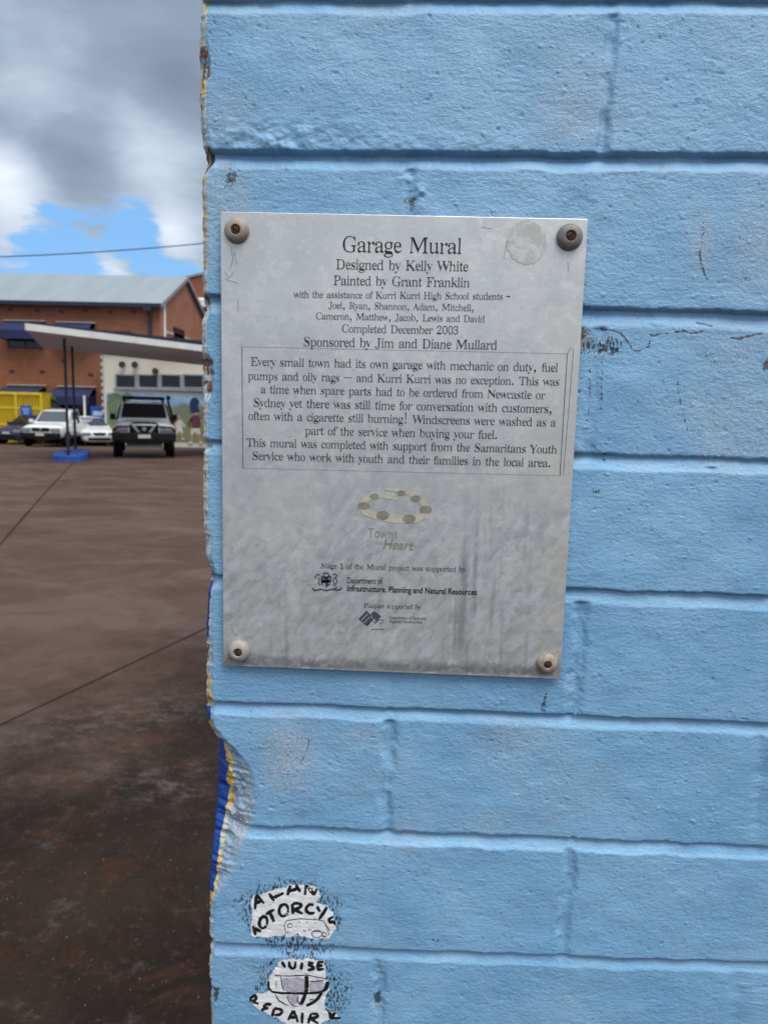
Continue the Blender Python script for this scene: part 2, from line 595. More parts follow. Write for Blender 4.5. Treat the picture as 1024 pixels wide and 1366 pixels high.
# photo y, x of the front arris, x of the outline, depth of the front arris in mm, width of the broken slope in px
EDGE = np.array([(-60, 277, 270, .5, 4), (0, 278, 270, .5, 4), (35, 276, 268, .5, 4), (60, 277, 266, 1, 5), (80, 281, 267, 2.5, 6), (100, 280, 268, 2.5, 6), (108, 277, 268, .5, 4), (125, 276, 267, .3, 4), (160, 276, 268, .5, 4),
                 (190, 278, 271, 1, 5), (205, 284, 275, 2, 6), (212, 286, 277, 4, 5), (222, 281, 275, 3, 5), (235, 277, 271, .5, 4), (300, 276, 271, .5, 4), (390, 277, 271, .5, 4), (405, 281, 273, 3, 4), (420, 280, 273, 2.5, 4),
                 (430, 277, 270, .5, 4), (472, 277, 270, .5, 4), (480, 283, 271, 2.5, 6), (500, 286, 271.5, 2.8, 7), (524, 285, 271, 2.5, 6), (535, 278, 272, .5, 4), (585, 278, 272, .5, 4), (597, 284, 277, 3.5, 5), (606, 278, 272, 1, 4),
                 (640, 277, 271, .5, 4), (700, 279, 272, .5, 4), (715, 281, 274, .8, 5), (740, 281, 275, 1, 5), (765, 287, 281, 2.5, 5), (778, 288, 282, 4, 5), (790, 283, 278.5, 1, 4), (830, 282, 276.5, .5, 4), (880, 283, 276, 1.5, 6),
                 (930, 283, 276, .5, 4), (940, 288, 278, 4, 4), (945, 287, 276, 4, 4), (960, 285, 278, 2, 4), (970, 286, 279.5, 2, 6), (985, 292, 286, 4, 14), (1000, 302, 292, 7, 22), (1010, 307, 292.3, 8.5, 27), (1030, 311, 292, 11, 38),
                 (1060, 311, 291.5, 11.5, 46), (1080, 309, 291, 11.5, 48), (1100, 305, 288.6, 10.5, 46), (1125, 299, 286, 9, 40), (1160, 293.5, 282, 6, 28), (1185, 288, 280.4, 3, 14), (1200, 285, 280.4, 1.5, 7), (1250, 284, 280, .5, 4),
                 (1260, 288, 283, 4, 4), (1270, 285, 281, 2, 4), (1290, 283, 280, .5, 4), (1330, 284, 281, .6, 4), (1366, 286, 283, .5, 4), (1460, 284, 280, .5, 4)], float)

z_top, z_bot = P(300, -25, 0)[2], P(1000, 1395, 0)[2]
zr = np.concatenate([np.arange(0.0, z_bot, 0.012), np.arange(z_bot, z_top, 0.0008), np.arange(z_top, 2.75, 0.012), [2.75]])
PX_RIGHT = P(1024, 0, 0)[0] + 0.02
X0 = P(277, 400, 0)[0]
uf = np.concatenate([np.arange(0, .026, .0005), np.arange(.026, PX_RIGHT - X0, .0008)])
grow = [uf[-1]]
st_ = .001
while grow[-1] < 1.5:
    st_ = min(st_ * 1.15, .012)
    grow.append(grow[-1] + st_)
u = np.concatenate([uf, grow[1:]])[::-1]                      # from far right to the corner

# photo row of every height along the edge
ys_tab = np.linspace(-60, 1460, 800)
zs_tab = PV(277, ys_tab, 0.0)[:, 2]
py_row = np.interp(zr, zs_tab[::-1], ys_tab[::-1])
ez = lambda c: np.interp(py_row, EDGE[:, 0], EDGE[:, c])
jit = fbm(zr * 160, zr * 0, 4, 60)
jit2 = fbm(zr * 520, zr * 0, 3, 61)
jit2 = jit2 - .9 * sstep(.35, .8, fbm(zr * 240, zr * 0, 2, 63))
xf_px = ez(2) + (ez(1) - ez(2)) * np.where((py_row > 975) & (py_row < 1195), 1.0, .72) + (jit * 0.6 + jit2 * 0.6) * np.where((py_row > 975) & (py_row < 1195), 1.5, 1.0)
CH = sstep(968, 985, py_row) * (1 - sstep(1180, 1200, py_row))
xl_px = np.minimum(ez(2) + (jit * 0.35 + jit2 * .7) * (1 - .75 * CH), xf_px - 2.2)
d1 = ez(3) / 1000 * (1 + .3 * jit)
bw = ez(4) * 0.00045
Xf = PV(xf_px, py_row, d1)[:, 0]
X_NOM = PV(271, 300, 0.003)[0]
dl = np.clip((xl_px - 279.5) * .0018, d1 + 0.0022, 0.024)
dl = np.where((py_row > 975) & (py_row < 1195), dl, d1 + 0.0028)
Xl = PV(xl_px, py_row, dl)[:, 0]

nr, nu = len(zr), len(u)
Zg = np.repeat(zr[:, None], nu, 1)
blend = 1 - sstep(0.0, 0.06, u)[None, :]
Xg = X0 + u[None, :] + (Xf - X0)[:, None] * blend
H = wall_h(Xg, Zg)
tt = np.clip((Xg - Xf[:, None]) / np.maximum(bw, .0012)[:, None], 0, 1)
slope = (1 - tt) ** 1.6
wide = sstep(8, 20, ez(4))[:, None]
H = H - d1[:, None] * slope * (1 + wide * 0.35 * fbm(Xg * 130, Zg * 130, 4, 70)) - wide * slope * (tt > 0) * (0.0012 * np.abs(fbm(Xg * 110, Zg * 170, 3, 71)) + .0007 * np.abs(fbm(Xg * 330, Zg * 360, 3, 74)))
front = np.stack([Xg, -H, Zg], -1)
# rounded, chipped arris from the front edge round to the outline
na = 9
ta = (np.arange(1, na + 1) / na)[None, :]
Xa = Xf[:, None] + (Xl - Xf)[:, None] * ta
yf = -H[:, -1]
Ya = yf[:, None] + (dl - yf)[:, None] * (ta ** 1.25)
lump = fbm(ta * 3 + zr[:, None] * 40, zr[:, None] * 330, 3, 72) * 0.00035 * (1 - .85 * CH[:, None]) * np.sin(np.pi * ta) + fbm(ta * 9 + zr[:, None] * 40, zr[:, None] * 900, 2, 73) * 0.00030 * np.sin(np.pi * ta) * (1 - CH[:, None])
arris = np.stack([Xa + lump * .4, Ya - lump, np.repeat(zr[:, None], na, 1)], -1)
# the side of the wall, running back
back = np.array([.002, .006, .012, .02, .035, .06, .1, .16, .23])
Xs = np.where(back[None, :] < .03, Xl[:, None] + 0.0005, Xl[:, None])
wgt = sstep(0.0, .05, back)[None, :]
Xs = Xs * (1 - wgt) + X_NOM * wgt
sidev = np.stack([Xs, dl[:, None] + back[None, :], np.repeat(zr[:, None], len(back), 1)], -1)
rear = np.stack([np.full((nr, 1), X0 + 1.5), np.full((nr, 1), .256), zr[:, None]], -1)
V = np.concatenate([front, arris, sidev, rear], 1)
nc = V.shape[1]
idx = np.arange(nr * nc).reshape(nr, nc)
quads = np.stack([idx[:-1, :-1], idx[1:, :-1], idx[1:, 1:], idx[:-1, 1:]], -1).reshape(-1, 4)
me = bpy.data.meshes.new('brick_wall')
me.vertices.add(nr * nc)
me.vertices.foreach_set('co', V.reshape(-1).astype(np.float32))
me.loops.add(len(quads) * 4)
me.loops.foreach_set('vertex_index', quads.reshape(-1).astype(np.int32))
me.polygons.add(len(quads))
me.polygons.foreach_set('loop_start', np.arange(0, len(quads) * 4, 4, dtype=np.int32))
me.polygons.foreach_set('use_smooth', np.ones(len(quads), bool))

# --- where the paint is worn, chipped, dirty: masks of the wall's own marks
A1 = np.zeros((nr, nc, 4), np.float32)      # yellow, bare brick, deep blue, cream
A2 = np.zeros((nr, nc, 4), np.float32)      # scuffs, old grey paint, cracks and dirt, rust
pyc = py_row[:, None]
wob = jit[:, None] * 6


def rng_(a, b, soft=5):
    return sstep(a - soft, a + soft, pyc + wob) * (1 - sstep(b - soft, b + soft, pyc + wob))


nf = nu                                        # first arris column
edge_n = fbm(zr * 70, zr * 0, 3, 80)[:, None]
dist_f = (Xg - Xf[:, None])                    # metres from the front arris
yel = np.zeros((nr, 1))
for a, b, s_ in ((-60, 18, .6), (104, 126, 1), (228, 360, .62), (470, 480, .7), (612, 700, .42), (845, 862, .6), (905, 937, 1), (955, 980, .95), (985, 1095, 1.0), (1100, 1140, .55), (1140, 1205, 1.0)):
    yel = np.maximum(yel, rng_(a, b) * s_)
cream = 1 - 0.3 * rng_(480, 530)
w_front = (.0012 + .0012 * np.clip(edge_n + .3, 0, 1) + .0008 * rng_(995, 1095))
w_front = w_front * (.75 + .9 * np.clip(fbm(Xg * 260, Zg * 260, 3, 81), -.6, 1))
mot_f = fbm(Xg * 420, Zg * 300, 3, 82)
mot_a = fbm(ta * 4 + zr[:, None] * 90, zr[:, None] * 420, 3, 85)
mot_b = fbm(ta * 3 + zr[:, None] * 60, zr[:, None] * 170, 3, 86)
near = np.clip(1 - dist_f / np.maximum(w_front, 1e-5), 0, 1)
A1[:, :nu, 0] = near * yel * 1.25
A1[:, nf:nf + na, 0] = np.clip(yel * (.98 + .55 * mot_b + .25 * mot_a) - .2, 0, 1.2)
A1[:, :nu, 3] = np.clip(1 - dist_f / (.0009 + .0012 * np.clip(edge_n, 0, 1)), 0, 1) * cream
A1[:, nf:nf + na, 3] = cream * np.clip(.52 + .7 * mot_a + .45 * ta - .5 * mot_b, 0, 1.2)
raw = np.maximum.reduce([rng_(64, 103, 4), rng_(192, 224, 4) * .8, rng_(481, 500, 3), rng_(508, 526, 3), rng_(855, 886, 4) * .55])
A1[:, :nu, 1] = np.clip(1.2 - dist_f / (.0020 + .0020 * np.clip(edge_n + .3, 0, 1)), 0, 1) * raw * np.clip(.8 + .8 * mot_f, 0, 1.2)
A1[:, nf:nf + na, 1] = raw * np.clip(.72 + .7 * mot_b + .4 * mot_a, 0, 1.2)
A1[:, nf:nf + na, 1] = np.maximum(A1[:, nf:nf + na, 1], 1.0 * sstep(.35, .7, mot_b) * sstep(-.1, .3, mot_a))
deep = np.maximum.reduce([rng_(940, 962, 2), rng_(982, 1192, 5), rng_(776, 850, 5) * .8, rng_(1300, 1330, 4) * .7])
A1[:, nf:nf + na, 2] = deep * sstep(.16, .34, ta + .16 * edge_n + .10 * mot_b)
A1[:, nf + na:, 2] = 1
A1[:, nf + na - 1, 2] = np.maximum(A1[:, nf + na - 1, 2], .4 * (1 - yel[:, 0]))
# the broken slope: scraped back to old grey paint
bs = slope * wide
A2[:, :nu, 1] = np.clip(sstep(0, .14, bs) * (0.80 + .5 * fbm(Xg * 90, Zg * 90, 3, 83)), 0, 1.1)
# greyish, thinned paint in patches on the bricks
A2[:, :nu, 1] = np.maximum(A2[:, :nu, 1], .36 * sstep(.35, 1.1, fbm(Xg * 9, Zg * 12, 4, 84)))
for (cxp, cyp, rx_, rz_, amp, ch) in ((385, 1010, .018, .028, .75, 1), (545, 1195, .0, .0, 0, 1), (800, 463, .014, .007, 1.0, 0), (803, 461, .009, .004, .62, 2), (776, 446, .007, .006, .7, 2), (777, 452, .008, .009, .9, 3), (770, 606, .010, .003, .7, 3), (504, 1333, .003, .006, 1.1, 2), (506, 1345, .005, .012, .6, 3),
                              (308, 236, .004, .008, .8, 2), (548, 270, .005, .008, .55, 2), (725, 943, .003, .005, .6, 2), (1022, 487, .003, .005, 1.0, 2), (808, 610, .002, .006, .7, 2), (795, 655, .0035, .002, .8, 2), (832, 1112, .0, .0, 0, 2), (1000, 1117, .012, .002, .6, 3), (885, 227, .010, .0025, .6, 3), (300, 220, .006, .0025, .9, 3), (288, 1325, .003, .008, .8, 2), (935, 320, .009, .018, .5, 1), (1010, 330, .02, .03, .45, 1), (985, 470, .03, .02, .35, 1)):
    if amp == 0:
        continue
    c = P(cxp, cyp, 0)
    q = np.exp(-(((Xg - c[0]) / rx_) ** 2 + ((Zg - c[2]) / rz_) ** 2))
    A2[:, :nu, ch] = np.maximum(A2[:, :nu, ch], amp * q)
# scuffed dashes of black round the old stickers
for (cxp, cyp, rx_, rz_, amp) in ((388, 1218, .034, .0245, 1.3), (402, 1322, .033, .028, 1.3), (395, 1262, .028, .012, .8)):
    c = P(cxp, cyp, 0)
    q = np.exp(-((((Xg - c[0]) / rx_) ** 2 + ((Zg - c[2]) / rz_) ** 2) ** 1.6))
    A2[:, :nu, 0] = np.maximum(A2[:, :nu, 0], amp * q)
CRACKS = [([(800, 437), (828, 444), (838, 456), (845, 466), (853, 468), (864, 463), (866, 455)], .8), ([(868, 447), (895, 445), (912, 441), (922, 445), (940, 441)], .8), ([(930, 431), (950, 435)], 1.1), ([(974, 452), (995, 449), (1018, 444)], 1.0), ([(936, 298), (935, 318), (932, 338), (935, 358), (943, 373)], .8),
          ([(905, 494), (903, 515), (910, 545), (917, 575)], .6), ([(803, 478), (803, 510), (801, 545)], .7), ([(787, 470), (787, 520), (782, 600)], .5), ([(728, 925), (725, 940), (722, 948)], .9), ([(402, 1018), (409, 1003), (414, 985)], .8), ([(402, 1022), (410, 1040), (416, 1046)], .6),
          ([(306, 226), (306, 250)], .5), ([(316, 226), (316, 252)], .5), ([(296, 492), (306, 489), (312, 493)], .4), ([(818, 816), (833, 825), (853, 838)], -.6), ([(575, 1250), (582, 1256), (592, 1244)], .6)]
for pts, amp in CRACKS:
    W_ = np.array([P(x, y, 0)[[0, 2]] for x, y in pts])
    lo, hi = W_.min(0) - .003, W_.max(0) + .003
    r0, r1 = np.searchsorted(zr, lo[1]), np.searchsorted(zr, hi[1])
    sub = (slice(r0, r1), slice(0, nu))
    X_, Z_ = Xg[sub], Zg[sub]
    X_ = X_ + fbm(X_ * 200, Z_ * 200, 2, 90) * .0006
    Z_ = Z_ + fbm(X_ * 200, Z_ * 200, 2, 91) * .0005
    dmin = np.full(X_.shape, 9.)
    for i in range(len(W_) - 1):
        a, b = W_[i], W_[i + 1]
        ab = b - a
        q = np.clip(((X_ - a[0]) * ab[0] + (Z_ - a[1]) * ab[1]) / (ab @ ab), 0, 1)
        dmin = np.minimum(dmin, np.hypot(X_ - a[0] - q * ab[0], Z_ - a[1] - q * ab[1]))
    v = np.clip(1.25 - dmin / .0008, 0, 1)
    if amp > 0:
        A2[r0:r1, :nu, 2] = np.maximum(A2[r0:r1, :nu, 2], v * amp)
for nm, A in (('wear_a', A1), ('wear_b', A2)):
    at = me.attributes.new(nm, 'FLOAT_COLOR', 'POINT')
    at.data.foreach_set('color', np.clip(A, 0, 1.2).reshape(-1).astype(np.float32))
me.update()
me.validate()

m_wall, t = new_mat('painted_brick')
co = t.objco()
wa = t.n('ShaderNodeAttribute', _attribute_name='wear_a')
wb = t.n('ShaderNodeAttribute', _attribute_name='wear_b')
sa = t.n('ShaderNodeSeparateColor', i0=wa.outputs['Color'])
sb = t.n('ShaderNodeSeparateColor', i0=wb.outputs['Color'])
nL = t.noise(co, 14.0, 5.0, 0.6, 0.3)
nM = t.noise(t.scale(co, (1, 1, .35)), 60.0, 4.0, 0.6)
nF = t.noise(t.scale(co, (.6, 1, 1)), 520.0, 5.0, 0.72)
nG = t.noise(co, 1300.0, 3.0, 0.6)
nE = t.noise(co, 330.0, 4.0, 0.7)


def thr(mask, lo=.44, hi=.56, amt=1.5):
    v = t.math('ADD', mask, t.math('MULTIPLY', t.math('SUBTRACT', nE, 0.5), amt))
    return t.mapr(v, lo, hi)


c = t.mix(t.mapr(nL, .32, .68), (0.176, 0.380, 0.600), (0.236, 0.450, 0.655))
c = t.mix(t.mapr(nM, .5, .8, 0, .35), c, (0.23, 0.42, 0.64))
c = t.mix(t.mapr(nF, .56, .72, 0, .45), c, (0.36, 0.55, 0.74))
c = t.mix(t.mapr(nF, .44, .30, 0, .45), c, (0.085, 0.21, 0.39))
c = t.mix(t.math('MULTIPLY', sb.outputs[1], t.mapr(nE, .36, .58, .35, 1.0)), c, t.mix(t.mapr(t.noise(co, 700.0, 4.0, .7), .40, .60), (0.24, 0.27, 0.31), (0.54, 0.56, 0.58)))
c = t.mix(t.math('MULTIPLY', thr(wb.outputs['Alpha'], .4, .7, 1.8), .6), c, (0.30, 0.245, 0.21))
c = t.mix(t.math('MULTIPLY', thr(sb.outputs[2], .46, .66, 2.4), .88), c, (0.035, 0.042, 0.052))
hs = t.noise(t.scale(co, (1.7, 1, .55)), 560.0, 2.0, .5)
sc = t.math('MULTIPLY', t.mapr(hs, .505, .555), t.mapr(t.math('ADD', sb.outputs[0], t.math('MULTIPLY', t.math('SUBTRACT', t.noise(co, 95.0, 3.0, .7), .5), 1.6)), .30, .62))
c = t.mix(t.math('MULTIPLY', sc, .92), c, (0.018, 0.020, 0.026))
c = t.mix(thr(wa.outputs['Alpha'], .40, .58, 1.6), c, t.mix(nE, (0.42, 0.40, 0.34), (0.66, 0.66, 0.62)))
c = t.mix(thr(sa.outputs[0], .42, .58, 1.6), c, t.mix(nE, (0.56, 0.34, 0.03), (0.76, 0.55, 0.12)))
c = t.mix(thr(sa.outputs[1], .42, .58, 1.6), c, t.mix(t.mapr(nE, .35, .65), (0.060, 0.038, 0.026), (0.24, 0.12, 0.062)))
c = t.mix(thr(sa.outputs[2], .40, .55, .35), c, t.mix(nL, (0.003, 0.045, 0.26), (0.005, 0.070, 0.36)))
nb = t.bump(nG, 0.45, .0005, t.bump(nF, 0.75, .0010))
t.out(c, t.mapr(nF, .3, .7, .24, .46, False), 0, nb, .55)
wall = obj('brick_wall', me, m_wall)
tag(wall, 'light blue painted brick wall with a chipped, flaking left corner', 'wall')
# ------------------------------------------------------------------ the plaque
YB, YF = -0.0030, -0.0044             # back and front of the plate
CORN = [(294, 282), (784, 292), (747, 906), (298, 888)]
plaque = thing('plaque', 'weathered aluminium plaque headed Garage Mural screwed to the blue brick wall', 'plaque', tuple(P(298, 888, 0)))

m_alu, t = new_mat('weathered_aluminium')
co = t.objco()
sp = t.n('ShaderNodeSeparateXYZ', i0=co)
zlo, zhi = P(500, 900, 0)[2], P(500, 285, 0)[2]
nv = t.math('DIVIDE', t.math('SUBTRACT', sp.outputs[2], float(zlo)), float(zhi - zlo))   # 0 foot .. 1 head
n1_ = t.noise(co, 22.0, 6.0, .62, .4)
n2_ = t.noise(co, 95.0, 5.0, .65, .8)
n3_ = t.noise(t.n('ShaderNodeMapping', _vector_type='TEXTURE', i0=co, i2=(0, R_(-52), 0), i3=(2.3, 1, 1)).outputs[0], 215.0, 3.0, .5, .5)   # slanting, pebbled lacquer
n4_ = t.noise(t.scale(co, (1, 1, .05)), 260.0, 3.0, .6)                                   # vertical streaks
n5_ = t.noise(t.scale(co, (1, 1, .12)), 30.0, 4.0, .65)
n6_ = t.noise(co, 900.0, 2.0, .6)
pv = t.mapr(t.math('ADD', nv, t.math('MULTIPLY', t.math('SUBTRACT', n1_, .5), .35)), .30, .46, 1, 0)   # pebbled lower half
c = t.mix(t.mapr(n1_, .35, .68), (0.545, 0.552, 0.552), (0.65, 0.65, 0.635))
c = t.mix(t.math('MULTIPLY', t.mapr(n2_, .50, .66), .5), c, (0.72, 0.715, 0.68))
n7_ = t.noise(t.scale(co, (.6, 1, 1)), 420.0, 4.0, .7)
c = t.mix(t.mapr(n7_, .42, .30, 0, .5), c, (0.40, 0.41, 0.41))
c = t.mix(t.mapr(n7_, .56, .70, 0, .5), c, (0.76, 0.76, 0.73))
c = t.mix(t.math('MULTIPLY', t.math('MULTIPLY', t.mapr(n3_, .48, .64), pv), .55), c, (0.71, 0.735, 0.79))
c = t.mix(t.math('MULTIPLY', t.math('MULTIPLY', t.mapr(n3_, .46, .36), pv), .38), c, (0.38, 0.395, 0.42))
xw = t.mapr(sp.outputs[0], float(P(600, 800, 0)[0]) - .012, float(P(640, 800, 0)[0]) + .012)
strk = t.math('MULTIPLY', t.math('MULTIPLY', t.mapr(n4_, .50, .62), t.mapr(n5_, .48, .66)), t.mapr(nv, .55, .15))
c = t.mix(t.math('MULTIPLY', strk, .45), c, (0.22, 0.235, 0.25))
for (sx, sy0, sy1, hw, a_) in ((617, 700, 888, .0034, .75), (634, 650, 830, .0016, .65), (700, 640, 760, .0014, .4), (606, 770, 880, .0012, .65), (655, 760, 850, .0014, .45), (718, 660, 720, .0022, .4), (470, 800, 880, .0010, .2)):  # painted dark streaks suggesting trees mirrored in the metal
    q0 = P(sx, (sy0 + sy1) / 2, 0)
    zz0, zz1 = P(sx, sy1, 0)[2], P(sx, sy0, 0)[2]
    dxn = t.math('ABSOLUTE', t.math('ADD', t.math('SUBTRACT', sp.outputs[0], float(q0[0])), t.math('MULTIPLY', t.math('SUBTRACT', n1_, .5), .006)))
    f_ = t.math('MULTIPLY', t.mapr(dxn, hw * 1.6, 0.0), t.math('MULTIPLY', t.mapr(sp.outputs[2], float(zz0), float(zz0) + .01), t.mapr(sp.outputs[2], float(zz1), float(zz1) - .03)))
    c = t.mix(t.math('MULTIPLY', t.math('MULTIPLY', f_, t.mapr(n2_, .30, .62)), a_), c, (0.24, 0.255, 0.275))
# dirt gathered along the foot of the plate and specks
ft = t.mapr(t.math('ADD', nv, t.math('MULTIPLY', t.math('SUBTRACT', n2_, .5), .05)), .030, .048, 1, 0)
ft = t.math('MULTIPLY', ft, t.mapr(t.math('ADD', nv, t.math('MULTIPLY', t.math('SUBTRACT', n2_, .5), -.03)), .010, .020))
c = t.mix(t.math('MULTIPLY', ft, t.mapr(n2_, .34, .60, .3, .85)), c, (0.17, 0.175, 0.185))
c = t.mix(t.math('MULTIPLY', t.mapr(n6_, .70, .76), .4), c, (0.18, 0.18, 0.17))
# warmer tint towards the right-hand edge and top corner
wt = t.mapr(sp.outputs[0], float(P(690, 500, 0)[0]), float(P(790, 300, 0)[0]))
c = t.mix(t.math('MULTIPLY', t.math('MULTIPLY', wt, t.mapr(n1_, .40, .62)), .45), c, (0.58, 0.55, 0.47))
rg = t.mapr(n2_, .3, .7, .36, .52, False)
nbp = t.bump(n3_, .30, .0008)
nb = t.n('ShaderNodeMix', _data_type='VECTOR', i0=t.math('MULTIPLY', pv, .9), i4=t.n('ShaderNodeNewGeometry').outputs['Normal'], i5=nbp).outputs[1]
t.out(c, rg, .58, t.bump(n6_, .12, .0002, nb), .5)

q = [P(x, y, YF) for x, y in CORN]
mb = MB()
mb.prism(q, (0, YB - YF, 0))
mb.build('plate', m_alu, plaque, bevel=.00035)

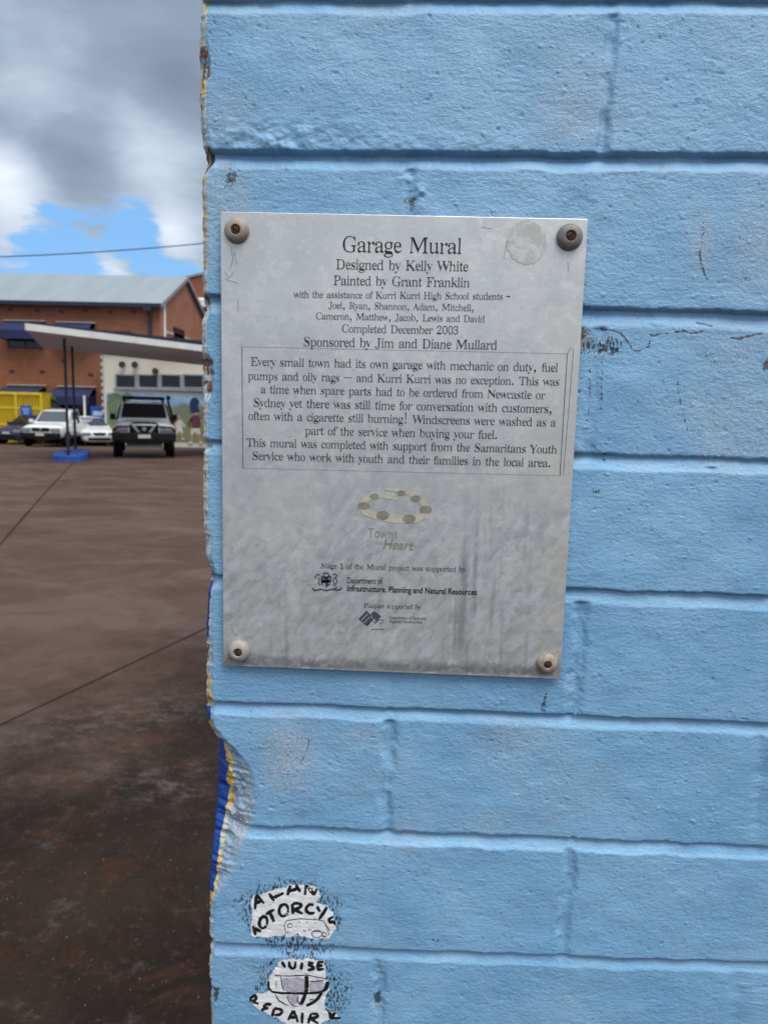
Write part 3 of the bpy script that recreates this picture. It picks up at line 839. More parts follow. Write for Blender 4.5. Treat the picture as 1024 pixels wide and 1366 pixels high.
# --- serif lettering: outlines in thousandths of an em, "advance;contour;contour"
GLYPHS = '''0|345;188,-7 151,1 113,24 85,61 64,111 55,171 51,241 55,311 64,371 85,420 113,456 150,479 189,486 224,479 261,456 290,419 311,370 321,310 325,240 321,171 311,110 290,61 261,24 223,1;188,37 237,50 261,91 273,155 276,240 273,326 261,390 237,429 188,443 138,429 113,390 102,326 99,240 102,155 114,91 138,50
1|345;93,0 93,36 120,36 156,38 170,45 182,79 154,416 91,365 81,351 67,346 58,349 49,359 50,375 46,396 88,412 152,447 200,482 226,482 226,79 235,47 247,38 288,36 315,36 315,0
2|345;52,0 42,69 133,171 202,245 241,307 254,371 251,405 238,427 218,441 174,445 117,438 100,416 97,380 100,329 81,333 58,344 48,365 49,396 57,419 69,441 84,459 108,474 129,483 174,486 225,479 267,456 290,421 300,375 295,329 274,281 227,220 146,138 79,74 244,74 270,77 287,86 300,101 306,120 311,141 317,141 313,0
3|345;163,-7 117,-4 97,5 73,18 60,35 44,54 31,74 32,96 41,113 57,123 69,126 73,89 86,62 110,46 158,40 220,49 241,61 258,79 266,105 269,139 262,174 237,202 200,221 137,227 123,227 123,269 140,269 194,275 224,296 246,327 253,367 249,400 237,424 218,440 169,445 126,441 109,430 96,391 97,341 78,345 55,356 47,374 48,401 60,434 81,461 122,480 173,486 222,479 265,458 290,423 300,377 294,335 277,301 249,275 212,256 264,238 282,222 299,201 312,174 317,138 313,101 301,70 286,44 270,25 216,1
A|407;19,0 19,18 17,21 30,30 54,75 211,466 196,465 356,87 385,34 401,22 415,18 415,0 257,0 257,18 298,25 311,46 301,81 281,132 99,132 74,71 70,59 68,48 79,26 124,18 100,18 100,0;109,161 270,161 188,319
C|438;257,-11 207,-3 155,20 116,56 84,104 62,162 54,228 62,294 83,351 111,399 153,435 209,458 259,465 298,459 356,440 390,435 411,443 423,465 427,465 427,308 424,308 399,364 371,407 333,434 265,443 207,435 169,409 137,365 121,304 116,226 121,153 137,97 168,56 210,32 278,24 323,29 362,45 400,71 430,106 443,89 384,33 315,0
D|466;48,0 48,17 63,21 85,30 99,46 102,75 102,374 99,407 83,426 59,435 43,439 43,455 222,455 285,449 342,429 382,396 412,351 433,295 440,228 431,146 403,82 362,36 301,9 228,0;222,24 279,30 317,47 347,75 371,139 379,229 373,303 358,360 328,401 287,425 223,433 183,431 166,423 154,385 154,72 166,34 183,27
E|412;42,0 42,17 61,20 85,30 100,48 103,78 103,369 100,405 85,425 61,435 44,439 44,455 392,455 392,320 387,320 374,373 348,406 304,424 232,430 177,428 160,417 155,388 155,246 193,246 239,252 265,269 281,300 291,345 276,345 276,118 291,118 278,181 265,201 247,213 185,222 155,222 155,67 157,47 164,35 230,28 276,30 323,39 353,53 377,75 397,105 415,143 422,143 395,0
F|374;43,0 43,17 63,23 86,34 100,53 103,84 103,375 99,405 84,423 60,433 42,439 42,455 388,455 388,320 381,320 372,357 361,385 343,406 317,420 275,428 230,431 181,429 162,421 154,398 154,247 190,247 235,253 262,270 278,301 288,347 274,347 274,118 288,118 279,168 262,200 235,218 189,224 154,224 154,81 160,43 173,31 192,24 229,17 229,0
G|478;268,-10 213,-3 156,19 116,55 85,103 63,161 56,229 63,295 84,352 113,399 154,435 209,458 257,465 300,459 361,441 386,436 409,443 423,465 428,465 428,308 424,308 409,346 390,379 371,406 346,426 313,439 267,443 209,435 170,409 139,366 123,305 118,228 126,135 153,67 186,37 223,19 275,13 325,16 351,27 367,45 371,71 371,128 367,154 350,170 323,179 303,182 303,198 472,198 472,182 457,179 434,171 421,155 418,128 426,29 346,0
H|493;43,0 43,17 62,22 85,32 100,50 103,81 103,379 99,406 85,424 62,434 44,439 44,455 214,455 214,439 179,432 160,415 154,379 154,251 370,251 370,379 364,415 346,432 310,439 310,455 479,455 479,439 460,434 438,424 424,407 421,379 421,81 424,52 437,33 459,22 479,17 479,0 310,0 310,17 327,21 351,31 367,49 370,81 370,221 154,221 154,81 157,50 171,32 194,22 214,17 214,0
J|300;109,-65 89,-62 66,-54 43,-40 22,-22 18,-1 20,23 20,44 22,61 32,71 44,75 58,71 69,62 70,47 70,28 67,-1 65,-19 74,-35 105,-40 140,-36 157,-25 173,21 176,367 170,409 159,422 143,430 107,439 107,455 286,455 286,439 255,431 241,423 232,411 227,367 227,89 223,33 212,-10 188,-41 147,-59
K|480;44,0 44,17 63,22 86,32 100,50 103,81 103,379 100,406 86,424 63,434 45,439 45,455 214,455 214,439 180,432 161,415 155,379 171,234 327,373 349,398 365,418 358,434 319,439 319,455 458,455 458,439 466,439 407,419 339,361 254,285 437,46 462,25 491,17 491,0 309,0 309,17 306,18 349,21 361,34 344,66 201,214 156,198 155,81 158,50 172,32 195,22 214,17 214,0
L|396;43,0 43,17 62,22 85,32 100,50 103,81 103,379 99,407 85,425 62,434 44,439 44,455 222,455 222,439 191,434 173,427 160,416 154,379 154,83 158,47 173,31 234,28 278,31 325,40 353,56 376,80 395,112 413,154 420,154 395,0
M|604;42,0 42,17 50,22 69,32 78,50 80,79 91,382 97,416 77,432 43,439 43,455 157,455 305,142 454,455 589,455 589,439 571,433 549,423 535,405 532,378 532,85 537,43 554,23 589,17 589,0 424,0 424,17 459,25 477,44 483,83 466,399 284,0 298,0 117,389 101,80 103,48 111,30 130,20 141,17 141,0
N|464;431,-11 118,350 102,79 104,49 112,31 130,21 139,17 139,0 46,0 46,17 62,23 78,41 81,79 92,388 55,433 37,439 46,455 128,455 379,169 396,377 393,414 376,431 359,439 359,455 452,455 452,439 443,434 426,425 419,407 417,377 417,-11
P|388;43,0 43,17 62,22 85,32 100,50 103,81 103,379 99,406 85,424 62,434 44,439 44,455 214,455 287,452 317,440 344,422 362,398 376,367 381,332 370,280 345,240 298,214 242,206 154,206 154,81 157,50 171,32 194,22 214,17 214,0;154,230 201,230 263,235 295,253 315,283 320,329 316,375 300,406 275,425 207,431 170,424 154,398
R|443;43,0 43,17 62,22 85,32 100,50 103,81 103,379 99,406 85,424 62,434 44,439 44,455 217,455 293,448 348,426 378,388 389,334 378,285 351,248 294,224 404,50 433,26 467,17 452,17 452,0 366,0 229,212 154,212 154,81 157,50 171,32 194,22 214,17 214,0;154,234 203,234 267,240 303,258 326,290 332,336 323,389 296,421 224,431 185,429 167,422 154,385
S|360;51,-11 51,158 58,158 76,94 100,50 134,24 197,15 238,20 265,36 283,60 293,89 286,129 244,160 180,191 133,221 103,253 84,289 71,332 65,370 76,403 95,429 125,449 161,462 185,466 229,461 282,448 291,446 302,445 316,450 324,466 331,466 331,319 326,319 315,354 300,385 283,410 262,429 237,441 194,445 158,440 133,426 116,406 110,380 111,356 119,336 171,303 236,273 294,233 310,211 322,188 335,133 339,93 329,58 304,29 270,8 228,-6 192,-10 158,-8 137,1 110,9 83,12 66,7 58,-11
T|393;120,0 120,17 139,21 164,31 180,50 184,81 184,433 149,433 93,426 58,403 36,367 25,318 17,318 17,455 404,455 404,317 397,317 380,382 340,420 269,433 235,433 235,81 239,49 254,30 280,21 300,17 300,0
W|581;199,-11 60,393 39,427 23,435 13,439 13,455 153,455 153,439 122,432 115,423 112,410 120,373 211,153 317,353 314,399 305,418 294,429 257,439 257,455 411,455 411,439 376,432 365,412 371,386 462,166 545,369 555,406 554,421 546,430 531,439 531,455 596,455 604,439 597,433 588,421 570,379 441,-11 456,-11 316,309 162,-11
Y|396;129,0 129,17 148,22 171,32 185,50 189,81 189,179 74,387 56,414 34,429 16,435 15,438 15,455 179,455 179,438 195,438 139,432 128,416 136,392 237,226 339,366 356,408 345,430 298,438 323,438 323,455 411,455 419,438 399,424 377,392 251,203 240,81 243,50 257,32 280,22 300,17 300,0
a|314;255,-10 240,-5 229,10 204,35 131,2 95,-9 84,-4 64,11 53,34 46,63 50,104 73,136 127,164 216,190 222,241 216,266 203,282 185,292 148,296 107,290 95,274 99,257 104,231 103,215 101,202 90,194 77,191 64,194 55,203 53,218 52,236 51,259 58,278 80,295 111,308 126,316 162,318 207,312 246,292 265,259 269,210 267,62 272,40 296,34 319,42 316,28 271,-1;148,34 192,41 223,63 209,169 145,151 109,123 93,84 104,46
b|331;68,-11 69,388 57,428 28,439 36,455 113,455 137,279 198,308 221,318 239,313 264,299 283,276 302,245 313,208 316,166 314,118 305,75 288,40 257,13 218,-4 192,-10 168,-1 113,28 49,-11;188,14 222,23 247,49 263,95 271,160 267,213 256,251 229,273 182,280 135,270 117,257 112,242 112,69 116,38 130,20
c|263;156,-10 135,-5 107,11 85,35 66,68 51,106 44,150 45,196 54,237 73,271 107,297 148,313 175,319 202,314 237,298 258,275 263,245 262,228 259,215 248,207 236,204 223,209 213,225 211,251 211,261 210,271 198,290 169,297 130,285 105,248 91,187 92,123 110,76 141,48 204,38 242,47 272,72 280,60 236,21 188,-2
d|340;140,-10 122,-5 98,10 78,35 59,66 49,104 46,147 49,196 58,237 79,272 102,297 127,313 146,318 165,309 224,280 249,401 248,419 240,430 204,439 204,455 291,455 291,75 299,41 319,32 335,28 325,11 294,6 251,-10 224,39 162,2;161,28 189,31 217,41 243,56 250,76 249,242 245,257 226,270 175,281 131,273 108,250 96,210 91,153 95,98 106,58 129,36
e|271;154,-10 133,-5 105,10 84,35 65,69 52,109 47,157 48,201 54,240 69,273 99,298 136,313 157,318 202,309 241,280 262,234 261,173 255,166 89,166 99,97 135,56 195,42 240,53 271,86 281,73 236,27 185,-1;93,192 216,192 214,215 203,277 189,292 156,297 128,286 106,255 95,203
f|184;43,0 43,16 68,22 77,35 78,73 78,277 44,277 44,310 78,310 77,353 80,400 102,436 141,457 174,465 195,460 228,446 248,425 251,400 248,381 245,367 235,358 226,355 201,365 199,376 198,391 204,420 205,426 206,433 201,441 180,443 151,440 138,430 126,390 122,310 175,310 175,277 122,277 122,65 123,40 136,26 158,18 171,16 171,0
g|297;146,-140 101,-136 61,-122 34,-100 23,-75 34,-46 81,-26 59,-1 52,30 47,54 50,74 72,92 113,110 74,135 49,169 44,212 47,242 56,268 76,289 102,305 131,315 157,318 186,315 223,304 289,304 289,268 251,268 266,237 269,203 266,176 258,151 240,131 218,116 193,106 172,103 157,103 139,104 108,94 96,84 91,71 100,55 141,49 175,49 245,40 265,29 276,13 284,-9 298,-37 298,-80 263,-113 206,-133;158,124 189,130 208,146 219,173 222,211 215,249 212,276 206,292 152,297 128,292 108,276 96,249 92,211 97,173 108,146 128,130;161,-116 222,-111 257,-94 270,-66 267,-51 257,-41 205,-34 89,-34 71,-52 65,-73 70,-89 87,-103 115,-113
h|351;46,0 38,16 65,26 79,56 79,399 70,429 57,437 47,440 47,455 122,455 147,267 215,305 243,318 264,306 294,271 305,212 304,56 313,26 326,19 335,16 335,0 230,0 230,16 222,16 250,26 262,56 260,217 254,258 245,268 201,271 159,262 122,235 121,56 129,26 142,19 152,16 152,0
i|168;101,362 87,366 77,376 76,393 77,412 76,432 77,449 87,460 101,463 114,460 125,449 125,432 125,412 125,393 124,376 114,366;46,0 38,16 65,26 79,56 79,252 66,285 40,293 49,310 123,310 122,56 134,26 159,16 152,0
j|180;106,363 92,367 82,378 82,394 82,414 82,434 83,450 93,461 106,465 120,461 130,450 131,434 130,414 131,394 130,378 120,367;36,-140 12,-131 -28,-105 -41,-88 -41,-70 -40,-53 -37,-40 -27,-32 -17,-29 9,-39 11,-51 11,-66 7,-87 2,-103 8,-113 31,-117 63,-113 76,-100 87,-54 90,250 78,284 61,291 50,294 50,310 134,310 135,-21 132,-73 110,-110 69,-133
k|329;45,0 37,16 65,26 79,56 78,398 71,429 59,436 48,439 49,455 122,455 138,169 232,248 246,264 253,278 245,290 209,293 234,293 234,310 317,310 317,293 302,284 269,260 206,209 319,34 342,21 357,16 348,0 239,0 239,16 217,16 262,20 267,32 260,49 165,147 123,134 121,56 134,26 159,16 152,0
l|169;46,0 38,16 65,26 79,56 79,398 72,429 60,436 48,439 48,455 123,455 122,56 134,26 159,16 152,0
m|524;46,0 38,16 65,26 79,56 78,253 70,284 57,291 47,294 47,310 118,310 145,265 203,305 240,318 256,312 280,293 319,261 378,304 421,318 437,306 468,271 480,212 477,56 485,26 498,19 508,16 508,0 405,0 405,16 415,19 428,26 436,56 434,217 428,258 419,268 375,271 335,263 299,237 299,56 306,26 318,19 328,16 328,0 227,0 227,16 237,19 250,26 257,56 256,217 251,258 242,268 197,271 156,262 121,235 120,56 127,27 139,19 149,16 149,0
n|351;46,0 38,16 65,26 79,56 79,253 70,284 57,291 47,294 47,310 120,310 146,267 214,306 243,318 264,306 294,271 305,212 304,56 313,26 326,19 335,16 335,0 230,0 230,16 222,16 250,26 262,56 260,217 254,258 245,268 192,271 155,262 122,235 121,56 129,26 142,19 152,16 152,0
o|306;169,-10 142,-5 102,11 71,37 55,70 47,110 45,154 47,199 55,239 71,272 102,297 141,313 168,318 195,313 234,298 264,273 280,240 289,200 291,154 289,108 281,69 264,36 234,11 195,-5;169,11 200,18 222,39 238,81 245,154 237,227 220,271 199,292 169,299 137,292 115,271 99,227 91,154 99,82 115,39 138,18
p|341;45,-139 36,-124 59,-117 78,-101 79,-64 77,243 66,283 41,295 47,310 115,310 143,263 190,294 215,313 230,319 249,314 272,298 292,274 311,241 321,203 324,160 321,113 312,72 292,38 270,12 245,-5 227,-10 207,1 147,32 122,-58 124,-99 139,-118 169,-123 169,-139;194,28 238,36 262,59 274,99 279,154 275,208 265,248 242,270 203,278 155,267 121,235 121,69 147,38
q|334;203,-139 203,-123 242,-114 249,-102 250,-83 225,29 164,0 142,-9 123,-5 99,10 79,33 61,64 50,101 46,144 48,192 58,234 75,270 105,297 145,313 170,319 194,310 249,281 313,320 294,320 293,-83 302,-113 317,-120 326,-123 326,-139;180,30 227,40 245,52 250,67 250,241 246,271 232,289 174,295 141,286 116,261 99,218 91,156 95,100 105,60 132,37
r|257;46,0 38,16 65,26 79,56 78,252 65,285 40,293 49,310 119,310 146,252 191,280 203,301 217,314 233,318 251,315 258,304 258,287 263,266 269,248 270,234 260,225 250,222 228,231 219,250 195,260 161,255 135,241 125,220 123,192 122,56 124,37 131,25 169,16 169,0
s|258;151,-10 132,-6 97,6 71,9 57,4 48,-9 42,-9 42,105 49,105 61,68 80,39 105,21 140,15 168,18 186,27 197,40 201,58 196,84 172,105 124,130 98,148 81,169 69,193 57,220 54,259 79,291 117,312 141,319 166,316 199,308 206,306 215,305 225,308 233,319 237,319 237,222 232,222 220,254 202,277 180,291 149,296 124,294 109,286 99,274 95,259 101,232 130,212 174,189 199,172 215,151 225,127 238,95 241,51 214,18 175,-3
t|198;124,-9 106,-4 88,10 80,36 75,71 74,279 48,279 45,300 101,369 134,424 136,424 136,310 180,310 180,279 119,279 118,82 123,51 130,43 170,40 192,49 207,75 220,66 184,24 143,-1
u|345;131,-10 114,-3 90,17 77,51 71,97 72,248 65,282 52,291 39,294 39,310 116,310 116,74 127,46 141,38 178,36 219,43 254,66 255,248 245,283 230,291 217,294 217,310 298,310 297,70 311,39 340,30 332,13 300,7 256,-10 229,40 186,19 172,3 151,-7
v|276;170,-10 66,248 48,281 37,290 25,293 25,310 136,310 136,294 156,294 108,290 101,276 103,268 173,122 240,253 247,272 238,289 231,294 231,310 277,310 287,295 282,289 272,279 244,243 132,-10
w|405;148,-10 44,265 29,284 12,293 17,310 110,310 110,293 92,289 86,276 88,266 93,253 155,127 226,235 227,266 209,288 187,295 196,310 295,310 295,293 274,288 268,276 270,269 271,262 324,141 387,256 392,275 386,289 378,295 378,310 423,310 432,295 420,284 395,258 276,-10 311,-10 220,197 112,-10
x|289;33,0 22,15 40,29 67,56 139,136 71,263 45,285 25,293 32,310 141,310 141,294 119,291 112,280 121,260 172,206 229,257 241,279 235,290 229,294 229,310 283,310 294,296 277,283 249,254 182,184 263,36 282,21 299,15 291,0 183,0 183,16 206,19 213,30 201,59 149,114 92,61 77,34 83,20 114,15 90,15 90,0
y|270;52,-140 38,-137 29,-125 20,-107 10,-84 10,-67 13,-53 24,-43 33,-40 58,-49 60,-61 59,-76 58,-81 57,-87 65,-96 84,-99 102,-92 118,-74 133,-44 155,-5 63,251 53,275 35,287 8,293 23,293 23,310 134,310 134,293 108,289 100,275 102,267 106,257 174,119 235,241 241,260 244,274 236,289 229,293 229,310 273,310 273,293 280,290 271,281 243,242 146,-24 113,-96 89,-117 75,-131'''
GL = {}
for ln in GLYPHS.split('\n'):
    ch, d = ln[0], ln[2:].split(';')
    GL[ch] = (int(d[0]) / 1000, [[tuple(int(v) / 1000 for v in p.split(',')) for p in c.split()] for c in d[1:]])


def disc(cx, cy, r, n=10):
    return [(cx + r * math.cos(2 * math.pi * i / n), cy + r * math.sin(2 * math.pi * i / n)) for i in range(n)]


GL[' '] = (.25, [])
GL['.'] = (.25, [disc(.12, .045, .052)])
GL[','] = (.25, [[(.075, .06), (.10, .1), (.15, .1), (.18, .06), (.18, .0), (.15, -.07), (.09, -.13), (.075, -.12), (.12, -.06), (.135, -.01), (.09, .01)]])
GL['!'] = (.30, [disc(.15, .04, .045), [(.14, .17), (.16, .17), (.182, .52), (.176, .58), (.15, .60), (.124, .58), (.118, .52)]])
GL['-'] = (.33, [[(.04, .2), (.29, .2), (.29, .26), (.04, .26)]])
GL['\u2013'] = (.50, [[(.03, .215), (.47, .215), (.47, .243), (.03, .243)]])


def ink(name, col, wear):
    """black fill of engraved letters, partly worn back to metal"""
    m, t = new_mat(name)
    co = t.objco()
    n_ = t.noise(co, 420.0, 4.0, .65)
    n2 = t.noise(co, 60.0, 3.0, .6)
    f = t.mapr(t.math('ADD', n_, t.math('MULTIPLY', t.math('SUBTRACT', n2, .5), .5)), .66 - wear, .86 - wear)
    t.out(t.mix(t.math('MULTIPLY', f, .75), col, (0.34, 0.35, 0.36)), .62, 0, None, .35)
    return m


m_ink = ink('black_letter_fill', (0.005, 0.0055, 0.006), -.05)
m_ink_body = ink('body_letter_fill', (0.008, 0.009, 0.011), -.03)
m_ink_thin = ink('worn_letter_fill', (0.014, 0.015, 0.018), .0)
YT = YF - 0.00022                      # lettering lies a fifth of a millimetre proud


def fill(name, contours, mat, parent, thick=0.0):
    """flat filled shape from closed outlines given as points on the wall plane"""
    cu = bpy.data.curves.new(name, 'CURVE')
    cu.dimensions = '2D'
    cu.fill_mode = 'FRONT'
    for c_ in contours:
        s = cu.splines.new('POLY')
        s.points.add(len(c_) - 1)
        for i, (x, z) in enumerate(c_):
            s.points[i].co = (x, z, 0, 1)
        s.use_cyclic_u = True
    tmp = bpy.data.objects.new(name, cu)
    COL.objects.link(tmp)
    bpy.context.view_layer.update()
    dg = bpy.context.evaluated_depsgraph_get()
    me = bpy.data.meshes.new_from_object(tmp.evaluated_get(dg))
    bpy.data.objects.remove(tmp)
    n = len(me.vertices)
    a = np.zeros(n * 3, np.float32)
    me.vertices.foreach_get('co', a)
    a = a.reshape(-1, 3)
    a = np.stack([a[:, 0], np.full(n, YT, np.float32), a[:, 1]], 1)
    me.vertices.foreach_set('co', a.reshape(-1))
    me.update()
    return obj(name, me, mat, parent)


GM = {}


def glyph_mesh(ch):
    if ch not in GM:
        cu = bpy.data.curves.new('glyph', 'CURVE')
        cu.dimensions = '2D'
        cu.fill_mode = 'FRONT'
        for c_ in GL[ch][1]:
            sp_ = cu.splines.new('POLY')
            sp_.points.add(len(c_) - 1)
            for i, (x, z) in enumerate(c_):
                sp_.points[i].co = (x, z, 0, 1)
            sp_.use_cyclic_u = True
        tmp = bpy.data.objects.new('glyph', cu)
        COL.objects.link(tmp)
        bpy.context.view_layer.update()
        me = bpy.data.meshes.new_from_object(tmp.evaluated_get(bpy.context.evaluated_depsgraph_get()))
        bpy.data.objects.remove(tmp)
        GM[ch] = (np.array([v.co[:2] for v in me.vertices]), [tuple(p.vertices) for p in me.polygons])
        bpy.data.meshes.remove(me)
    return GM[ch]


def text_line(s, x0, y0, x1, y1, mat, name='lettering', size_px=None, kern=-.022):
    """one line of serif text, its baseline from photo pixel (x0,y0) to (x1,y1)"""
    a, b = P(x0, y0, YT)[[0, 2]], P(x1, y1, YT)[[0, 2]]
    adv, xs = 0.0, []
    for ch in s:
        xs.append(adv)
        adv += GL[ch][0] + kern
    last = max(p[0] for c in GL[s[-1]][1] for p in c)
    first = min(p[0] for c in GL[s[0]][1] for p in c)
    wid = xs[-1] + last - first
    L = np.linalg.norm(b - a)
    ex = (b - a) / wid                                # one em along the baseline
    up = np.array([-(b - a)[1], (b - a)[0]]) / L
    em = np.linalg.norm(ex) if size_px is None else size_px / FPX * .445
    vs, fs = [], []
    for ch, x_ in zip(s, xs):
        if not GL[ch][1]:
            continue
        gv, gf = glyph_mesh(ch)
        k = len(vs)
        w2 = a[None] + (gv[:, :1] + x_ - first) * ex[None] + gv[:, 1:2] * em * up[None]
        vs += [(p[0], YT, p[1]) for p in w2]
        fs += [tuple(i + k for i in f) for f in gf]
    me = bpy.data.meshes.new(name)
    me.from_pydata(vs, [], fs)
    return obj(name, me, mat, plaque)


TL = [("Garage Mural", 457, 336, 615, 338.6, m_ink, 'title_lettering'),
      ("Designed by Kelly White", 448.4, 359, 624.5, 362, m_ink, 'credit_lettering'),
      ("Painted by Grant Franklin", 445, 380, 625.7, 383.2, m_ink, 'credit_lettering'),
      ("with the assistance of Kurri Kurri High School students -", 391.5, 397, 680, 400, m_ink_thin, 'credit_lettering'),
      ("Joel, Ryan, Shannon, Adam, Mitchell,", 438, 411.4, 631, 415, m_ink_thin, 'credit_lettering'),
      ("Cameron, Matthew, Jacob, Lewis and David", 421.4, 425.8, 646.3, 430, m_ink_thin, 'credit_lettering'),
      ("Completed December 2003", 456, 443.2, 610.7, 446, m_ink_body, 'credit_lettering'),
      ("Sponsored by Jim and Diane Mullard", 405.4, 461.7, 662.5, 466.4, m_ink, 'credit_lettering'),
      ("Every small town had its own garage with mechanic on duty, fuel", 334.6, 487.7, 743.4, 496, m_ink_body, 'story_lettering'),
      ("pumps and oily rags \u2013 and Kurri Kurri was no exception. This was", 331, 506.5, 745, 514.5, m_ink_body, 'story_lettering'),
      ("a time when spare parts had to be ordered from Newcastle or", 348, 524.4, 726.8, 532.5, m_ink_body, 'story_lettering'),
      ("Sydney yet there was still time for conversation with customers,", 338.6, 542.5, 735, 551, m_ink_body, 'story_lettering'),
      ("often with a cigarette still burning! Windscreens were washed as a", 331.8, 560, 741, 569, m_ink_body, 'story_lettering'),
      ("part of the service when buying your fuel.", 407, 579.5, 662.6, 585.5, m_ink_body, 'story_lettering'),
      ("This mural was completed with support from the Samaritans Youth", 328.7, 595.5, 742, 605, m_ink_body, 'story_lettering'),
      ("Service who work with youth and their families in the local area.", 337, 613.3, 733.6, 623, m_ink_body, 'story_lettering'),
      ("Stage 1 of the Mural project was supported by", 428, 758, 621, 763.4, m_ink, 'caption_lettering'),
      ("Plaques supported by", 485.3, 810.5, 561.5, 812.8, m_ink, 'caption_lettering')]
for s, x0, y0, x1, y1, m_, nm in TL:
    text_line(s, x0, y0, x1, y1, m_, nm)


def sans_line(s, x0, y0, x1, y1, mat, name, size_px, bold=0.0, shear=0.0):
    cu = bpy.data.curves.new(name, 'FONT')
    cu.body = s
    cu.size = 1.0
    cu.offset = bold
    cu.shear = shear
    tmp = bpy.data.objects.new(name, cu)
    COL.objects.link(tmp)
    bpy.context.view_layer.update()
    dg = bpy.context.evaluated_depsgraph_get()
    me = bpy.data.meshes.new_from_object(tmp.evaluated_get(dg))
    bpy.data.objects.remove(tmp)
    n = len(me.vertices)
    v = np.zeros(n * 3, np.float32)
    me.vertices.foreach_get('co', v)
    v = v.reshape(-1, 3)
    a, b = P(x0, y0, YT)[[0, 2]], P(x1, y1, YT)[[0, 2]]
    d = b - a
    L = np.linalg.norm(d)
    up = np.array([-d[1], d[0]]) / L
    x_ = (v[:, 0] - v[:, 0].min()) / (v[:, 0].max() - v[:, 0].min())
    em = size_px / FPX * .445
    W2 = a[None] + x_[:, None] * d[None] + (v[:, 1] * em)[:, None] * up[None]
    me.vertices.foreach_set('co', np.stack([W2[:, 0], np.full(n, YT), W2[:, 1]], 1).astype(np.float32).reshape(-1))
    me.update()
    return obj(name, me, mat, plaque)


m_olive = simple('olive_print', (0.235, 0.225, 0.175), .6, var=.25, scale=300)
m_sand = simple('sand_print', (0.47, 0.44, 0.35), .6, var=.15, scale=200)
m_taupe = simple('taupe_print', (0.27, 0.26, 0.235), .6, var=.3, scale=300)
m_dkgrey = ink('dark_grey_print', (0.055, 0.06, 0.075), .02)
sans_line("Department of", 463, 777.8, 510, 779, m_ink, 'department_lettering', 12.0, .0)
sans_line("Infrastructure, Planning and Natural Resources", 463, 788.4, 635.7, 793.6, m_ink, 'department_lettering', 11.8, .016)
sans_line("Department of State and", 519.5, 825.6, 568, 827, m_dkgrey, 'department_lettering', 6.4, .004)
sans_line("Regional Development", 519.5, 830.6, 563, 831.8, m_dkgrey, 'department_lettering', 6.4, .004)
sans_line("Towns", 490, 716.5, 529.5, 718, m_taupe, 'emblem_lettering', 18.5, .0)
sans_line("with", 501, 726, 509.5, 726.4, m_taupe, 'emblem_lettering', 7.5, .0, .2)
sans_line("Heart", 510.5, 732, 551.8, 734, m_olive, 'emblem_lettering', 20, .012, .28)


def L8(zx, zy):                      # enlarged view of the emblem area -> photo pixel
    return 400 + zx / 3.657, 630 + zy / 3.657


def pw(px, py):
    q_ = P(px, py, YT)
    return (q_[0], q_[2])


# ring of dots: an open band with seven ellipses on it
def ellipse(cx, cy, rx, ry, n=22):
    return [pw(*L8(cx + rx * math.cos(2 * math.pi * i / n), cy + ry * math.sin(2 * math.pi * i / n))) for i in range(n)]


outer, inner = [], []
path = [(478, 133, 5), (440, 122, 9), (400, 115, 11), (350, 120, 13), (312, 138, 15), (294, 165, 16), (315, 192, 17), (370, 212, 17), (440, 226, 18), (510, 232, 18), (570, 228, 18), (612, 212, 17), (622, 185, 16), (605, 152, 14), (570, 122, 12), (525, 100, 10), (470, 86, 9), (415, 80, 5)]
for i, (x, y, w) in enumerate(path):
    a_, b_ = path[max(i - 1, 0)], path[min(i + 1, len(path) - 1)]
    tx, ty = b_[0] - a_[0], b_[1] - a_[1]
    l_ = math.hypot(tx, ty)
    nx_, ny_ = -ty / l_, tx / l_
    outer.append(pw(*L8(x + nx_ * w, y + ny_ * w)))
    inner.append(pw(*L8(x - nx_ * w, y - ny_ * w)))
band = fill('ring_emblem', [outer + inner[::-1]], m_sand, plaque)
YT -= .00012
for (x, y, rx, ry) in ((363, 117, 23, 13), (310, 163, 29, 18), (404, 210, 31, 22), (532, 227, 31, 22), (613, 182, 30, 19), (565, 128, 25, 16), (494, 101, 21, 13)):
    o = fill('emblem_dot', [ellipse(x, y, rx, ry)], m_olive, band)
YT += .00012


def ribbon_pts(pts, w):
    """outline of a stroke, in the same 2D units as its points"""
    l, r = [], []
    for i, (x, y) in enumerate(pts):
        a_, b_ = pts[max(i - 1, 0)], pts[min(i + 1, len(pts) - 1)]
        tx, ty = b_[0] - a_[0], b_[1] - a_[1]
        q_ = math.hypot(tx, ty) or 1
        ww = (w[i] if hasattr(w, '__len__') else w) / 2
        l.append((x - ty / q_ * ww, y + tx / q_ * ww))
        r.append((x + ty / q_ * ww, y - tx / q_ * ww))
    return l + r[::-1]


# crest: shield, two supporters, a sun on top and a scroll beneath, all in fine lines
cr = []


def cl(pts, w=4.2):
    cr.append([pw(*L8(x, y)) for x, y in ribbon_pts(pts, w)])


